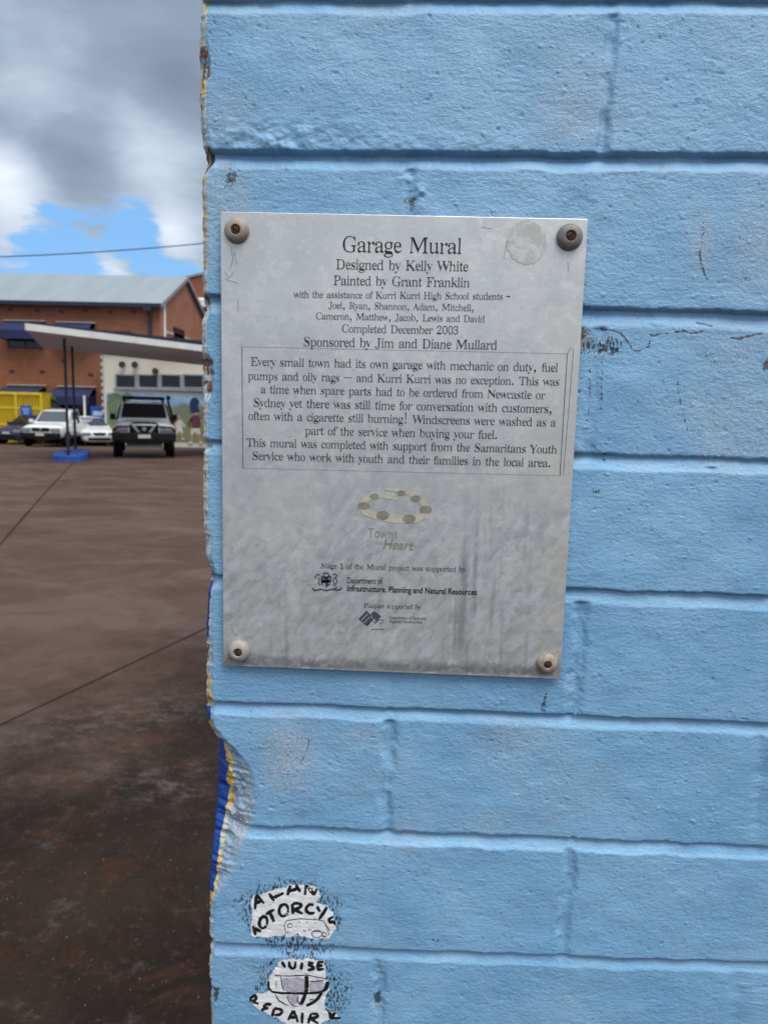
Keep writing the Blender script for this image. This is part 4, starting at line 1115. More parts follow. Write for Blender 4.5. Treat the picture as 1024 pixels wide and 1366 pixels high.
cl([(105, 508), (105, 545), (128, 566), (152, 545), (152, 508), (105, 508)], 5)
cl([(128, 508), (128, 562)], 6)
cl([(106, 531), (151, 531)], 6)
for k in range(4):
    cl([(112 + 26 * (k % 2), 518 + 24 * (k // 2)), (122 + 26 * (k % 2), 518 + 24 * (k // 2))], 6)
for a_ in range(0, 181, 30):
    x, y = math.cos(R_(a_)), math.sin(R_(a_))
    cl([(128 + 9 * x, 503 - 8 * y), (128 + 21 * x, 503 - 20 * y)], 3.4)
cl([(116, 503), (121, 494), (128, 491), (135, 494), (140, 503)], 4)
cl([(98, 502), (86, 498), (78, 508), (84, 520), (76, 535), (88, 548), (82, 566), (98, 566)], 6)
cl([(88, 512), (97, 524), (90, 540), (99, 552)], 5)
cl([(70, 512), (78, 508)], 5)
cl([(159, 500), (170, 494), (180, 504), (174, 518), (183, 534), (172, 548), (180, 566), (164, 566)], 6)
cl([(170, 512), (161, 526), (168, 540), (160, 554)], 5)
cl([(62, 570), (78, 576), (100, 570), (128, 577), (158, 570), (182, 576), (202, 568)], 7)
cl([(66, 562), (60, 572), (70, 578)], 4)
cl([(198, 558), (204, 568), (192, 577)], 4)
fill('crest_emblem', cr, m_dkgrey, plaque)
# diamonds: two overlapping lozenges with a pale stroke between
dm = [[(285, 715), (325, 674), (360, 712), (327, 751)], [(345, 690), (362, 676), (396, 703), (372, 728)]]
dia = fill('diamond_emblem', [[pw(*L8(x, y)) for x, y in l] for l in dm], m_dkgrey, plaque)
fl = [ribbon_pts([(330, 745), (350, 722), (372, 735)], 4), ribbon_pts([(362, 742), (385, 720), (408, 722)], 3), ribbon_pts([(385, 742), (404, 730)], 3)] + [ribbon_pts([(350 + i * 9, 765), (350 + i * 9 + 6, 766)], 5) for i in range(7)]
fill('emblem_stroke', [[pw(*L8(x, y)) for x, y in l] for l in fl], m_dkgrey, plaque)
YT -= .00012
fill('emblem_highlight', [[pw(*L8(x, y)) for x, y in ribbon_pts(l, 3.5)] for l in ([(313, 735), (340, 706)], [(346, 702), (352, 712)], [(300, 722), (330, 692)])], m_alu, dia)
YT += .00012

# ruled box round the story
BX = [(322.2, 462.3), (756.8, 471.7), (747, 634.8), (323.6, 624.5)]
m_rule = ink('ruled_line', (0.075, 0.08, 0.086), .10)
cen = np.mean(np.array(BX), 0)
ins = [tuple(np.array(p) + (cen - np.array(p)) / np.linalg.norm(cen - np.array(p)) * .95) for p in BX]
fill('ruled_border', [[pw(*p) for p in BX], [pw(*p) for p in ins]], m_rule, plaque)
fill('ruled_border', [[pw(*p) for p in ribbon_pts([(757, 471), (761, 463), (764.5, 467), (751.0, 634)], .55)]], m_rule, plaque)
YT = YF - .00022

# pale round patch where a sticker was peeled off
m_resid, t = new_mat('sticker_residue')
co = t.objco()
nr_ = t.noise(co, 130.0, 5.0, .7, .5)
cc = t.mix(t.mapr(nr_, .4, .62), (0.47, 0.46, 0.445), (0.60, 0.595, 0.58))
cc = t.mix(t.mapr(t.noise(co, 700., 3., .6), .6, .7, 0, .5), cc, (0.36, 0.36, 0.35))
t.out(cc, .6, .35, t.bump(nr_, .5, .0005), .3)
pts = []
for i in range(56):
    a_ = 2 * math.pi * i / 56
    rr = 1 + .05 * float(vnoise(i * .9, 3.3)) + .03 * float(vnoise(i * 2.7, 9.1))
    pts.append(pw(702 + 26.5 * rr * math.cos(a_), 323 + 29.5 * rr * math.sin(a_)))
fill('residue_patch', [pts], m_resid, plaque)
# scratches
sc_ = [[(308, 330), (311, 345), (307, 358)], [(312, 335), (316, 352)], [(300, 362), (305, 372), (311, 364)], [(317, 400), (318, 415)], [(309, 838), (312, 845), (318, 848)], [(642, 303), (655, 305)], [(676, 320), (672, 345)], [(757, 350), (758, 362)], [(300, 372), (318, 378)]]
for l in sc_:
    fill('scratch', [[pw(*p) for p in ribbon_pts(l, .45)]], m_rule, plaque)

# --- four screw caps with rusty slotted screws
m_rust, t = new_mat('rusty_screw')
co = t.objco()
nr_ = t.noise(co, 900.0, 4.0, .7)
t.out(t.mix(t.mapr(nr_, .4, .6), (0.030, 0.016, 0.010), (0.16, 0.075, 0.030)), .8, .2, t.bump(nr_, .5, .0004), .3)


def cap_mat(name, a_, b_):
    m, t = new_mat(name)
    co = t.objco()
    nn = t.noise(co, 240.0, 4.0, .6)
    n2 = t.noise(t.scale(co, (1, 1, .4)), 130.0, 3.0, .6)
    cc = t.mix(t.mapr(nn, .35, .65), a_, b_)
    cc = t.mix(t.mapr(n2, .55, .75, 0, .5), cc, (0.20, 0.12, 0.075))
    t.out(cc, t.mapr(nn, .3, .7, .42, .6, False), 0, t.bump(nn, .25, .0003), .4)
    return m


CAPS = [(315, 307, 15.6, cap_mat('beige_cap', (0.27, 0.225, 0.18), (0.36, 0.31, 0.26)), 'grey beige screw cap'), (760, 315.5, 16.3, cap_mat('grey_cap', (0.165, 0.148, 0.135), (0.24, 0.22, 0.20)), 'darker grey screw cap'),
        (318, 869.5, 14.6, cap_mat('pale_cap', (0.29, 0.265, 0.235), (0.39, 0.36, 0.325)), 'pale cream screw cap'), (729.5, 886, 13.4, cap_mat('rusty_cap', (0.24, 0.185, 0.14), (0.36, 0.30, 0.245)), 'rust stained screw cap')]
for i, (cx_, cy_, r_, m_, lb) in enumerate(CAPS):
    c_ = P(cx_, cy_, YF - .002)
    dist = np.linalg.norm(c_ - CP)
    r = r_ * .97 / FPX * dist
    c_ = np.array([c_[0], YF, c_[2]])
    hh = .0043 * r / .0072
    hr = r * .40
    prof = [(r * 1.0, -.00005), (r * 1.0, -.0008), (r * .985, -.0016), (r * .93, -hh * .55), (r * .83, -hh * .74), (r * .70, -hh * .88), (r * .55, -hh * .96), (r * .44, -hh), (hr * 1.05, -hh), (hr, -hh * .96), (hr * .97, -hh * .72), (hr * .5, -hh * .70), (.00001, -hh * .70)]
    mb = MB().lathe(c_, prof, 40)
    cap = mb.build('screw_cap', m_, plaque, smooth=True)
    cap['label'] = lb
    sb_ = MB().lathe(c_ + np.array([0, -hh * .71, 0]), [(hr * .86, 0), (hr * .84, -hh * .10), (hr * .60, -hh * .17), (.00001, -hh * .19)], 28)
    sc2 = sb_.build('screw', m_rust, cap, smooth=True)
    an = (.7, -.65, .9, .05)[i]
    mb = MB().box(c_ + np.array([0, -hh * .885, 0]), (hr * 1.35, hh * .07, hr * .30), ry=an)
    # the slot: a near-black bar across the head
    mb.build('screw_slot', simple('screw_slot_dark', (0.006, 0.005, 0.004), .9), cap)

# ------------------------------------------------------------------ torn stickers at the foot of the wall
m_stick, t = new_mat('torn_sticker_paper')
co = t.objco()
nn = t.noise(co, 160.0, 4.0, .6)
cc = t.mix(t.mapr(nn, .35, .7), (0.70, 0.70, 0.71), (0.84, 0.84, 0.84))
cc = t.mix(t.mapr(t.noise(co, 800., 3., .7), .64, .70, 0, .7), cc, (0.20, 0.30, 0.42))
t.out(cc, .42, 0, t.bump(nn, .15, .0003), .4)
m_sink = simple('sticker_ink', (0.012, 0.012, 0.015), .45, var=.3, scale=200)
m_lilac = simple('lilac_print', (0.40, 0.38, 0.44), .5, var=.25, scale=250)


def S(zx, zy):
    return 250 + zx / 3.793, 1150 + zy / 3.793


def sw(zx, zy):
    q_ = P(*S(zx, zy), -0.0004)
    return np.array([q_[0], q_[2]])


def on_wall(XZ, off):
    XZ = np.asarray(XZ, float)
    return np.stack([XZ[:, 0], -wall_h(XZ[:, 0], XZ[:, 1]) - off, XZ[:, 1]], -1)


def inside(poly, X, Zz):
    r = np.zeros(X.shape, bool)
    n = len(poly)
    for i in range(n):
        x0, z0 = poly[i]
        x1, z1 = poly[(i + 1) % n]
        if z0 == z1:
            continue
        r ^= ((z0 > Zz) != (z1 > Zz)) & (X < (x1 - x0) * (Zz - z0) / (z1 - z0) + x0)
    return r


def patch(name, outline, mat, off, parent=None, ragged=.0008, step=.00045):
    """a thin film that follows the relief of the bricks, with torn edges"""
    poly = np.array([sw(*p) for p in outline])
    lo, hi = poly.min(0) - .002, poly.max(0) + .002
    gx, gzz = np.arange(lo[0], hi[0], step), np.arange(lo[1], hi[1], step)
    X, Zz = np.meshgrid(gx, gzz)
    cxm, czm = X + step / 2, Zz + step / 2
    jx = cxm + fbm(cxm * 330, czm * 330, 3, 95) * ragged
    jz = czm + fbm(cxm * 330, czm * 330, 3, 96) * ragged
    keep = inside(poly, jx, jz)[:-1, :-1]
    ny, nx_ = X.shape
    ids = np.arange(ny * nx_).reshape(ny, nx_)
    q_ = np.stack([ids[:-1, :-1], ids[:-1, 1:], ids[1:, 1:], ids[1:, :-1]], -1)[keep]
    used, inv = np.unique(q_.reshape(-1), return_inverse=True)
    XZ = np.stack([X.reshape(-1), Zz.reshape(-1)], -1)[used]
    v = on_wall(XZ, off)
    me = bpy.data.meshes.new(name)
    me.from_pydata([tuple(p) for p in v], [], [tuple(f) for f in inv.reshape(-1, 4)])
    return obj(name, me, mat, parent, True)


def brush(name, strokes, mat, parent, off, w):
    mb = MB()
    for st in strokes:
        pts, ww = (st if isinstance(st, tuple) and isinstance(st[1], (int, float)) and isinstance(st[0], list) else (st, w))
        # resample
        P_ = []
        for i in range(len(pts) - 1):
            a_, b_ = np.array(pts[i], float), np.array(pts[i + 1], float)
            k = max(2, int(np.linalg.norm(b_ - a_) / 4))
            P_ += [a_ + (b_ - a_) * j / k for j in range(k)]
        P_.append(np.array(pts[-1], float))
        n = len(P_)
        sm = [np.mean(P_[max(0, i - 1):i + 2], 0) for i in range(n)]
        ws = [ww * (.62 + .38 * math.sin(math.pi * min(max(i / (n - 1), .12), .93)) + .16 * float(vnoise(i * .4, sm[0][0]))) for i in range(n)]
        ol = ribbon_pts([tuple(p) for p in sm], ws)
        XZ = np.array([sw(*p) for p in ol])
        v = on_wall(XZ, off)
        mb.add(v, [(i, i + 1, 2 * n - 2 - i, 2 * n - 1 - i) for i in range(n - 1)])
    return mb.build(name, mat, parent)


def arc(cx, cy, rx, ry, a0=0, a1=360, rot=0, n=14):
    r = []
    for i in range(n + 1):
        a_ = R_(a0 + (a1 - a0) * i / n)
        x, y = rx * math.cos(a_), ry * math.sin(a_)
        r.append((cx + x * math.cos(R_(rot)) - y * math.sin(R_(rot)), cy + x * math.sin(R_(rot)) + y * math.cos(R_(rot))))
    return r


o1 = [(325, 372), (323, 290), (330, 240), (325, 200), (335, 165), (365, 160), (400, 150), (440, 135), (490, 128), (510, 118), (560, 112), (610, 112), (640, 128), (665, 150), (672, 175), (655, 205), (690, 215), (720, 235), (742, 255), (735, 280), (752, 300), (745, 335), (730, 365), (715, 385), (640, 388), (600, 385), (590, 375), (500, 372), (430, 372), (360, 375)]
st1 = patch('sticker', o1, m_stick, .00022)
tag(st1, 'torn white sticker reading MOTORCYC on the blue wall, above the other torn sticker', 'sticker')
brush('sticker_lettering', [[(343, 238), (345, 200), (352, 165), (372, 188), (390, 208)], [(342, 208), (378, 192)], [(413, 152), (428, 176), (440, 195)], [(426, 178), (452, 170), (490, 152)],
                            [(506, 166), (515, 138), (522, 114)], [(548, 112), (560, 132), (573, 150)], [(503, 148), (538, 138), (570, 130)], [(594, 166), (598, 140), (601, 117), (622, 140), (641, 162), (650, 145), (655, 132)],
                            [(332, 318), (340, 345), (347, 368)], [(340, 330), (358, 342), (376, 348)], arc(385, 302, 20, 31, 20, 380, 12), [(397, 262), (420, 247), (443, 234)], [(417, 250), (430, 276), (440, 300)],
                            arc(488, 240, 23, 31, 20, 380, 8), [(531, 205), (533, 235), (536, 262)], [(531, 208), (560, 205), (579, 216), (565, 230), (540, 238), (562, 248), (586, 260)],
                            [(641, 215), (618, 212), (602, 226), (600, 244), (618, 258), (646, 254)], [(655, 220), (664, 238), (674, 250)], [(707, 224), (688, 256), (664, 290)], [(737, 274), (715, 286), (722, 302), (742, 298), (749, 318)]], m_sink, st1, .0004, 17.0)
brush('sticker_drawing', [[(490, 380), (498, 350), (490, 320), (500, 293), (560, 285), (640, 288), (690, 295), (702, 325), (720, 372)], arc(520, 318, 13, 11), arc(655, 362, 26, 20, 0, 360), arc(692, 366, 12, 14), [(540, 368), (565, 358), (560, 374)], [(560, 300), (572, 300)], [(600, 302), (612, 303)], [(645, 305), (657, 306)], [(585, 340), (600, 352)], [(612, 335), (625, 345)], [(700, 310), (722, 350)], [(505, 360), (512, 345)], [(630, 350), (680, 350)]], m_sink, st1, .00036, 4.0)

o2 = [(475, 500), (520, 492), (600, 492), (690, 500), (697, 545), (690, 590), (712, 600), (720, 640), (700, 680), (695, 740), (710, 760), (720, 742), (745, 770), (782, 792), (770, 805), (720, 798), (690, 806), (660, 830), (560, 850), (500, 822), (450, 792), (400, 765), (355, 735), (322, 708), (314, 682), (345, 670), (390, 660), (412, 640), (408, 600), (430, 560), (455, 530)]
st2 = patch('sticker', o2, m_stick, .00022)
tag(st2, 'torn white sticker reading REPAIR with a round drawing, at the foot of the wall', 'sticker')
patch('sticker_print', [(478, 590), (560, 586), (596, 592), (594, 655), (520, 660), (486, 650)], m_lilac, .00032, st2, .0005)
patch('sticker_print', [(618, 606), (680, 600), (690, 640), (660, 662), (616, 658)], m_lilac, .00032, st2, .0005)
patch('sticker_print', [(505, 676), (552, 672), (560, 715), (530, 722)], m_lilac, .00032, st2, .0005)
brush('sticker_lettering', [[(478, 500), (496, 535)], [(474, 516), (490, 508)], [(515, 500), (516, 524), (528, 540), (543, 535), (548, 500)], [(580, 506), (575, 546)], [(641, 514), (618, 508), (612, 520), (634, 528), (640, 540), (606, 546)], [(692, 504), (662, 505), (660, 525), (660, 545), (692, 541)], [(661, 525), (686, 522)],
                            [(325, 705), (320, 684), (343, 672), (351, 688), (332, 702), (362, 716)], [(388, 716), (392, 738), (372, 748)], [(384, 730), (402, 716), (428, 720)], [(388, 740), (412, 736)], [(440, 738), (434, 760), (428, 784)], [(438, 740), (470, 744), (480, 758), (468, 772), (438, 774)], [(508, 802), (522, 776), (536, 754), (550, 784), (560, 812)], [(518, 786), (554, 786)], [(582, 760), (580, 790), (579, 818)],
                            [(626, 764), (618, 792), (610, 818)], [(626, 766), (656, 768), (660, 780), (645, 788), (620, 790), (642, 804), (664, 818)], [(712, 744), (722, 768), (724, 790), (778, 790)], [(748, 760), (724, 790)]], m_sink, st2, .0004, 16.5)
brush('sticker_drawing', [([(410, 602), (412, 635), (430, 656), (470, 662), (540, 664), (600, 664), (660, 660), (695, 645), (712, 605)], 13), ([(602, 575), (604, 615), (600, 664)], 24), ([(472, 578), (478, 620), (488, 652)], 5), ([(444, 668), (462, 700), (496, 722), (515, 726)], 6), ([(598, 664), (584, 700), (572, 724)], 21), ([(682, 655), (660, 690), (634, 712), (600, 728)], 18),
                          ([(503, 674), (512, 700), (530, 726), (560, 732)], 5), ([(560, 672), (556, 700), (570, 728)], 6), ([(712, 602), (700, 640), (682, 655)], 22), ([(440, 575), (520, 578), (610, 572), (696, 590)], 5), ([(448, 600), (450, 640)], 3), ([(618, 604), (690, 600)], 6), ([(640, 690), (615, 700)], 6)], m_sink, st2, .00038, 8.0)
# ------------------------------------------------------------------ the far side of the forecourt
def brick_mat(name, c1, c2, mortar, rot=0.0, scale=1.0):
    m, t = new_mat(name)
    co = t.objco()
    v = t.n('ShaderNodeMapping', i0=co, i2=(R_(-90), 0, rot)).outputs[0]
    # brick courses run along the wall: use (along, height)
    sp = t.n('ShaderNodeSeparateXYZ', i0=co)
    along = t.math('ADD', sp.outputs[0], sp.outputs[1])
    v = t.n('ShaderNodeCombineXYZ', i0=along, i1=sp.outputs[2]).outputs[0]
    b = t.n('ShaderNodeTexBrick')
    t.link(v, b.inputs['Vector'])
    b.inputs['Color1'].default_value = (*c1, 1)
    b.inputs['Color2'].default_value = (*c2, 1)
    b.inputs['Mortar'].default_value = (*mortar, 1)
    b.inputs['Scale'].default_value = scale
    b.inputs['Mortar Size'].default_value = .012
    b.inputs['Brick Width'].default_value = .24
    b.inputs['Row Height'].default_value = .086
    n_ = t.noise(co, .55, 5.0, .65, .4)
    n2 = t.noise(co, 3.0, 4.0, .65)
    c = t.mix(t.mapr(n_, .38, .66, 0, .55), b.outputs['Color'], (c1[0] * .62, c1[1] * .6, c1[2] * .65))
    c = t.mix(t.mapr(n2, .52, .72, 0, .4), c, (c2[0] * 1.25, c2[1] * 1.35, c2[2] * 1.5))
    t.out(c, .85, 0, t.bump(b.outputs['Fac'], -.4, .01), .25)
    return m


m_brick = brick_mat('red_brick', (0.30, 0.112, 0.055), (0.24, 0.084, 0.042), (0.20, 0.12, 0.085))
m_brick2 = brick_mat('sunlit_red_brick', (0.42, 0.17, 0.10), (0.35, 0.13, 0.075), (0.26, 0.17, 0.13))  # gable copy of the brick, sun on the side face put into its colour
m_brick3 = brick_mat('dark_red_brick', (0.30, 0.10, 0.048), (0.25, 0.08, 0.040), (0.17, 0.11, 0.08))
m_cream = simple('cream_render', (0.56, 0.52, 0.43), .8, var=.10, scale=.9)
m_whitepaint = simple('white_paint', (0.66, 0.66, 0.63), .55, var=.08, scale=2)
m_greymetal = simple('grey_metal', (0.24, 0.25, 0.27), .5, var=.15, scale=3)
m_dark = simple('dark_steel', (0.018, 0.019, 0.023), .5, var=.2, scale=3)
m_darkpaint = simple('dark_blue_trim', (0.012, 0.018, 0.040), .55, var=.2, scale=2)
m_navy = simple('navy_canvas', (0.008, 0.016, 0.070), .75, var=.25, scale=1.5)
m_glass = simple('dark_window', (0.008, 0.010, 0.013), .12, var=.2, scale=1.2)
m_lintel = simple('pale_sill', (0.40, 0.38, 0.34), .8, var=.15, scale=3)
m_blue = simple('blue_paint', (0.012, 0.075, 0.36), .5, var=.2, scale=2)

# corrugated roof
m_roof, t = new_mat('corrugated_roof')
co = t.objco()
wv = t.n('ShaderNodeTexWave', _wave_type='BANDS', _bands_direction='X', i0=co, Scale=4.2)
n_ = t.noise(t.scale(co, (1, .2, .2)), 1.2, 4.0, .6)
t.out(t.mix(t.mapr(n_, .35, .7), (0.27, 0.32, 0.345), (0.31, 0.36, 0.385)), .45, .25, t.bump(wv.outputs['Fac'], .15, .01), .3)

YBK = 38.0                                  # street front of the brick building
YC = 36.4                                   # street front of the low cream building
bl = thing('brick_building', 'two storey red brick building with a grey metal roof and navy window awnings', 'building', (-20.0, YBK, gz(YBK)))
eL, eR = Z(-260, 346, YBK), Z(742, 371, YBK)
zE = (eL[2] + eR[2]) / 2 + .02
xR = Z(752, 420, YBK)[0]
xL = Z(-420, 400, YBK)[0]
YR, Yb2 = 42.3, 46.6                         # ridge and back
zRg = 1.6 + (zE - 1.6) * 0 + P(130, 369, YR)[2] - 1.6
zg0 = gz(YBK) - .3
mb = MB()
mb.prism([(xR, YBK, zg0), (xR, Yb2, zg0), (xR, Yb2, zE - .05), (xR, YR, zRg - .12), (xR, YBK, zE - .05)], (xL - xR, 0, 0))
mb.build('wall', m_brick, bl)
mb = MB()
ov = .35
sl = (zRg - zE) / (YR - YBK)
yo = YBK - ov
zo = zE - ov * sl
for (a_, b_) in (((yo, zo), (YR, zRg)), ((Yb2 + ov, zo), (YR, zRg))):
    mb.add([(xL - .3, a_[0], a_[1]), (xR + .22, a_[0], a_[1]), (xR + .22, b_[0], b_[1]), (xL - .3, b_[0], b_[1]), (xL - .3, a_[0], a_[1] + .09), (xR + .22, a_[0], a_[1] + .09), (xR + .22, b_[0], b_[1] + .09), (xL - .3, b_[0], b_[1] + .09)],
           [(0, 1, 2, 3), (4, 5, 6, 7), (0, 1, 5, 4), (1, 2, 6, 5), (2, 3, 7, 6), (3, 0, 4, 7)])
roof = mb.build('roof', m_roof, bl)
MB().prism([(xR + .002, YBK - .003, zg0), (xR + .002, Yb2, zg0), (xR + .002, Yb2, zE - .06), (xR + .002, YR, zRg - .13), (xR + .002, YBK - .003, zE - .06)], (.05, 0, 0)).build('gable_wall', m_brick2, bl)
# barge boards of the gable end, gutter and pipes
mb = MB()
for (a_, b_) in (((yo, zo), (YR, zRg)), ((Yb2 + ov, zo), (YR, zRg))):
    mb.prism([(xR + .225, a_[0], a_[1] - .12), (xR + .225, b_[0], b_[1] - .12), (xR + .225, b_[0], b_[1] + .10), (xR + .225, a_[0], a_[1] + .10)], (.04, 0, 0))
mb.build('barge_board', m_greymetal, roof)
MB().box(((xL + xR) / 2, yo - .07, zo - .02), (xR - xL + .4, .13, .20)).build('gutter', m_darkpaint, roof)
pD = Z(705, 400, YBK - .12)
MB().tube([(pD[0], yo - .07, zo - .08), (pD[0], yo - .07, zo - .2), (pD[0], YBK - .1, zo - .55), (pD[0], YBK - .1, gz(YBK))], .085, 8).box((pD[0], yo - .06, zo - .16), (.42, .22, .28)).build('downpipe', m_darkpaint, bl)
pW = Z(766, 420, YBK + .5)
MB().tube([(xR + .09, YBK + .5, zo + .25), (xR + .09, YBK + .5, gz(YBK))], .075, 8).build('downpipe', m_whitepaint, bl)


def rect(x0, y0, x1, y1, Y):
    a_, b_ = Z(x0, y0, Y), Z(x1, y1, Y)
    return a_[0], b_[0], b_[2], a_[2]           # x0, x1, zlow, zhigh


def awning(x0, y0, x1, y1, out=.85):
    xa, xb, z0, z1 = rect(x0, y0, x1, y1, YBK)
    drop = (z1 - z0)
    yv = YBK - out
    mb = MB()
    prof = [(YBK - .02, z1), (YBK - out * .55, z1 - drop * .14), (yv, z1 - drop * .52), (yv, z0), (yv + .03, z0), (yv + .03, z1 - drop * .55), (YBK - .02, z1 - drop * .3)]
    mb.prism([(xa, y, z) for y, z in prof], (xb - xa, 0, 0))
    # closed cheeks
    for xx in (xa, xb - .03):
        mb.prism([(xx, YBK - .02, z1), (xx, YBK - out * .55, z1 - drop * .14), (xx, yv, z1 - drop * .52), (xx, yv, z0), (xx, YBK - .02, z0)], (.03, 0, 0))
    return mb.build('awning', m_navy, bl)


def window(x0, y0, x1, y1, par, Y, mull=2, frame=m_darkpaint, deep=.06):
    xa, xb, z0, z1 = rect(x0, y0, x1, y1, Y)
    mb = MB()
    w = .07
    mb.box(((xa + xb) / 2, Y - deep / 2 + .01, z1 - w / 2), (xb - xa, deep, w)).box(((xa + xb) / 2, Y - deep / 2 + .01, z0 + w / 2), (xb - xa, deep, w))
    for i in range(mull + 1):
        xx = xa + w / 2 + (xb - xa - w) * i / mull
        mb.box((xx, Y - deep / 2 + .012, (z0 + z1) / 2), (w, deep - .004, z1 - z0 - 2 * w - .002))
    f = mb.build('window', frame, par)
    MB().box(((xa + xb) / 2, Y - .012, (z0 + z1) / 2), (xb - xa - w, .012, z1 - z0 - w)).build('pane', m_glass, f)
    return f


window(38, 505, 205, 585, bl, YBK)
window(282, 505, 440, 585, bl, YBK)
window(540, 500, 618, 560, bl, YBK, 1)
window(38, 800, 205, 930, bl, YBK)
window(290, 800, 430, 930, bl, YBK)
awning(24, 456, 218, 545)
awning(262, 462, 450, 550)
awning(34, 762, 220, 812)
awning(268, 768, 456, 850)
for (x0, y0, x1) in ((25, 447, 218), (268, 455, 452), (40, 750, 222), (275, 757, 456)):
    xa, xb, z0, z1 = rect(x0, y0, x1, y0 + 9, YBK)
    MB().box(((xa + xb) / 2, YBK - .05, (z0 + z1) / 2), (xb - xa, .12, z1 - z0)).build('lintel', m_lintel, bl)
for (x, y) in ((50, 398), (178, 402), (290, 408), (405, 405), (520, 411), (632, 410), (58, 690), (200, 692), (428, 706), (300, 640)):
    c_ = Z(x, y, YBK)
    MB().box((c_[0], YBK - .006, c_[2]), (.26, .03, .15)).build('air_vent', m_dark, bl)
# gable end wall: a dark opening and pale sills
for (zx, zy, w, h, mt, nm) in ((838, 512, .9, .55, m_glass, 'window'), (872, 524, 2.2, .16, m_lintel, 'sill')):
    Yg = 41.0
    c_ = Z(zx, zy, Yg)
    MB().box((xR + .06, Yg, c_[2]), (.06, w * 2.2, h)).build(nm, mt, bl)

# taller brick block behind, its gable rising to the right
an = thing('brick_building', 'taller dark brick block with a sloping parapet behind the gable end', 'building', (-10.0, 56.0, gz(56)))
YA = 56.0
a0, a1, a2 = Z(862, 258, YA), Z(955, 212, YA), Z(1500, 30, YA)
a3 = Z(2050, 240, YA)
mb = MB()
xa0 = Z(800, 300, YA)[0]
pk = [(xa0, YA, zg0), (a3[0], YA, zg0), (a3[0], YA, Z(0, 300, YA)[2]), (a2[0], YA, a2[2] - 1.2), (a0[0], YA, a0[2]), (xa0, YA, a0[2] - .6)]
mb.prism(pk, (0, 8, 0))
mb.build('wall', m_brick3, an)
mb = MB()
mb.prism([(a0[0] - .1, YA - .12, a0[2] + .003), (a2[0], YA - .12, a2[2] - 1.197), (a2[0], YA - .12, a2[2] - 1.02), (a0[0] - .1, YA - .12, a0[2] + .17)], (0, .5, 0))
mb.build('coping', m_greymetal, an)
w0, w1 = Z(912, 342, YA - .02), Z(960, 396, YA - .02)
mb = MB()
mb.prism([(w0[0], YA - .02, w0[2]), (w0[0] + .2, YA - 1.3, w1[2] + .5), (w0[0] + .9, YA - 1.3, w1[2]), (w0[0] + 1.0, YA - .02, w1[2] + .2)], (2.4, 0, 0))
mb.build('awning', m_whitepaint, an)

# low cream building
cb = thing('cream_building', 'low cream rendered building with a strip of dark windows above its mural', 'building', (-14.0, YC, gz(YC)))
xa = Z(488, 700, YC)[0]
xb = Z(1900, 700, YC)[0]
zt = Z(600, 596, YC)[2]
zg = gz(YC) - .2
mb = MB()
mb.bb((xa, YC, zg), (xb, YC + 1.52, zt))
mb.build('wall', m_cream, cb)
pts = [(xa + .03, YC - .03, zt - .01)]
for i in range(9):                            # toothed brick ends down the corner
    zz = zt - .06 - i * .34
    pts += [(xa - .02, YC - .03, zz), (xa - .02, YC - .03, zz - .17), (xa - .12, YC - .03, zz - .171), (xa - .12, YC - .03, zz - .339)]
pts.append((xa + .03, YC - .03, pts[-1][2] - .01))
MB().prism(pts, (0, .3, 0)).build('quoin_strip', m_lintel, cb)
MB().box(((xa + xb) / 2, YC + .7, zt + .06), (xb - xa + .3, 1.75, .12)).build('roof', m_greymetal, cb)
for i in range(9):
    x0 = 545 + i * 106
    window(x0, 702, x0 + 100, 772, cb, YC, 1, m_greymetal, .10)
xl_, xr_, z0, z1 = rect(540, 774, 1500, 788, YC)
MB().box(((xl_ + xr_) / 2, YC - .07, (z0 + z1) / 2), (xr_ - xl_, .16, z1 - z0)).build('sill', m_greymetal, cb)
for (x, y) in ((586, 655), (645, 656), (741, 686)):
    c_ = Z(x, y, YC)
    MB().box((c_[0], YC - .10, c_[2]), (.10, .2, .08)).lathe((c_[0], YC - .34, c_[2] - .05), [(.16, 0), (.17, .06), (.10, .2), (.03, .24)], 14).build('floodlight', m_dark, cb, smooth=False)

# painted mural on the cream wall: sky, hills, grass, players
m_mural, t = new_mat('mural_paint')
co = t.objco()
sp = t.n('ShaderNodeSeparateXYZ', i0=co)
zz = t.math('ADD', sp.outputs[2], t.math('MULTIPLY', t.math('SUBTRACT', t.noise(t.scale(co, (1, 1, .4)), .7, 4.0, .6), .5), 1.1))
zA, zB, zC_ = Z(700, 845, YC)[2], Z(700, 870, YC)[2], Z(700, 925, YC)[2]
nn = t.noise(co, 2.2, 5.0, .7, .5)
c = t.mix(t.mapr(zz, zA - .12, zA + .12), t.mix(nn, (0.09, 0.12, 0.08), (0.22, 0.24, 0.17)), t.mix(t.mapr(nn, .4, .7), (0.17, 0.33, 0.50), (0.34, 0.46, 0.55)))
c = t.mix(t.mapr(zz, zC_ - .25, zC_ + .25, 1, 0), c, t.mix(nn, (0.10, 0.145, 0.045), (0.24, 0.25, 0.11)))
c = t.mix(t.mapr(t.noise(co, 5.0, 4.0, .7), .55, .7, 0, .55), c, (0.26, 0.20, 0.15))
t.out(c, .6, 0, None, .3)
mu = thing('mural', 'painted mural of players on grass under a blue sky, below the dark windows', 'mural', tuple(Z(700, 1035, YC - .02)))
xl_, xr_, z0, z1 = rect(502, 790, 1500, 1036, YC)
MB().bb((xl_, YC - .04, z0), (xr_, YC - .003, z1)).build('painted_panel', m_mural, mu)
m_maroon = simple('maroon_paint', (0.085, 0.022, 0.030), .6, var=.3, scale=4)
m_skinp = simple('tan_paint', (0.36, 0.20, 0.13), .6, var=.2, scale=4)
m_offw = simple('off_white_paint', (0.50, 0.46, 0.43), .6, var=.2, scale=4)
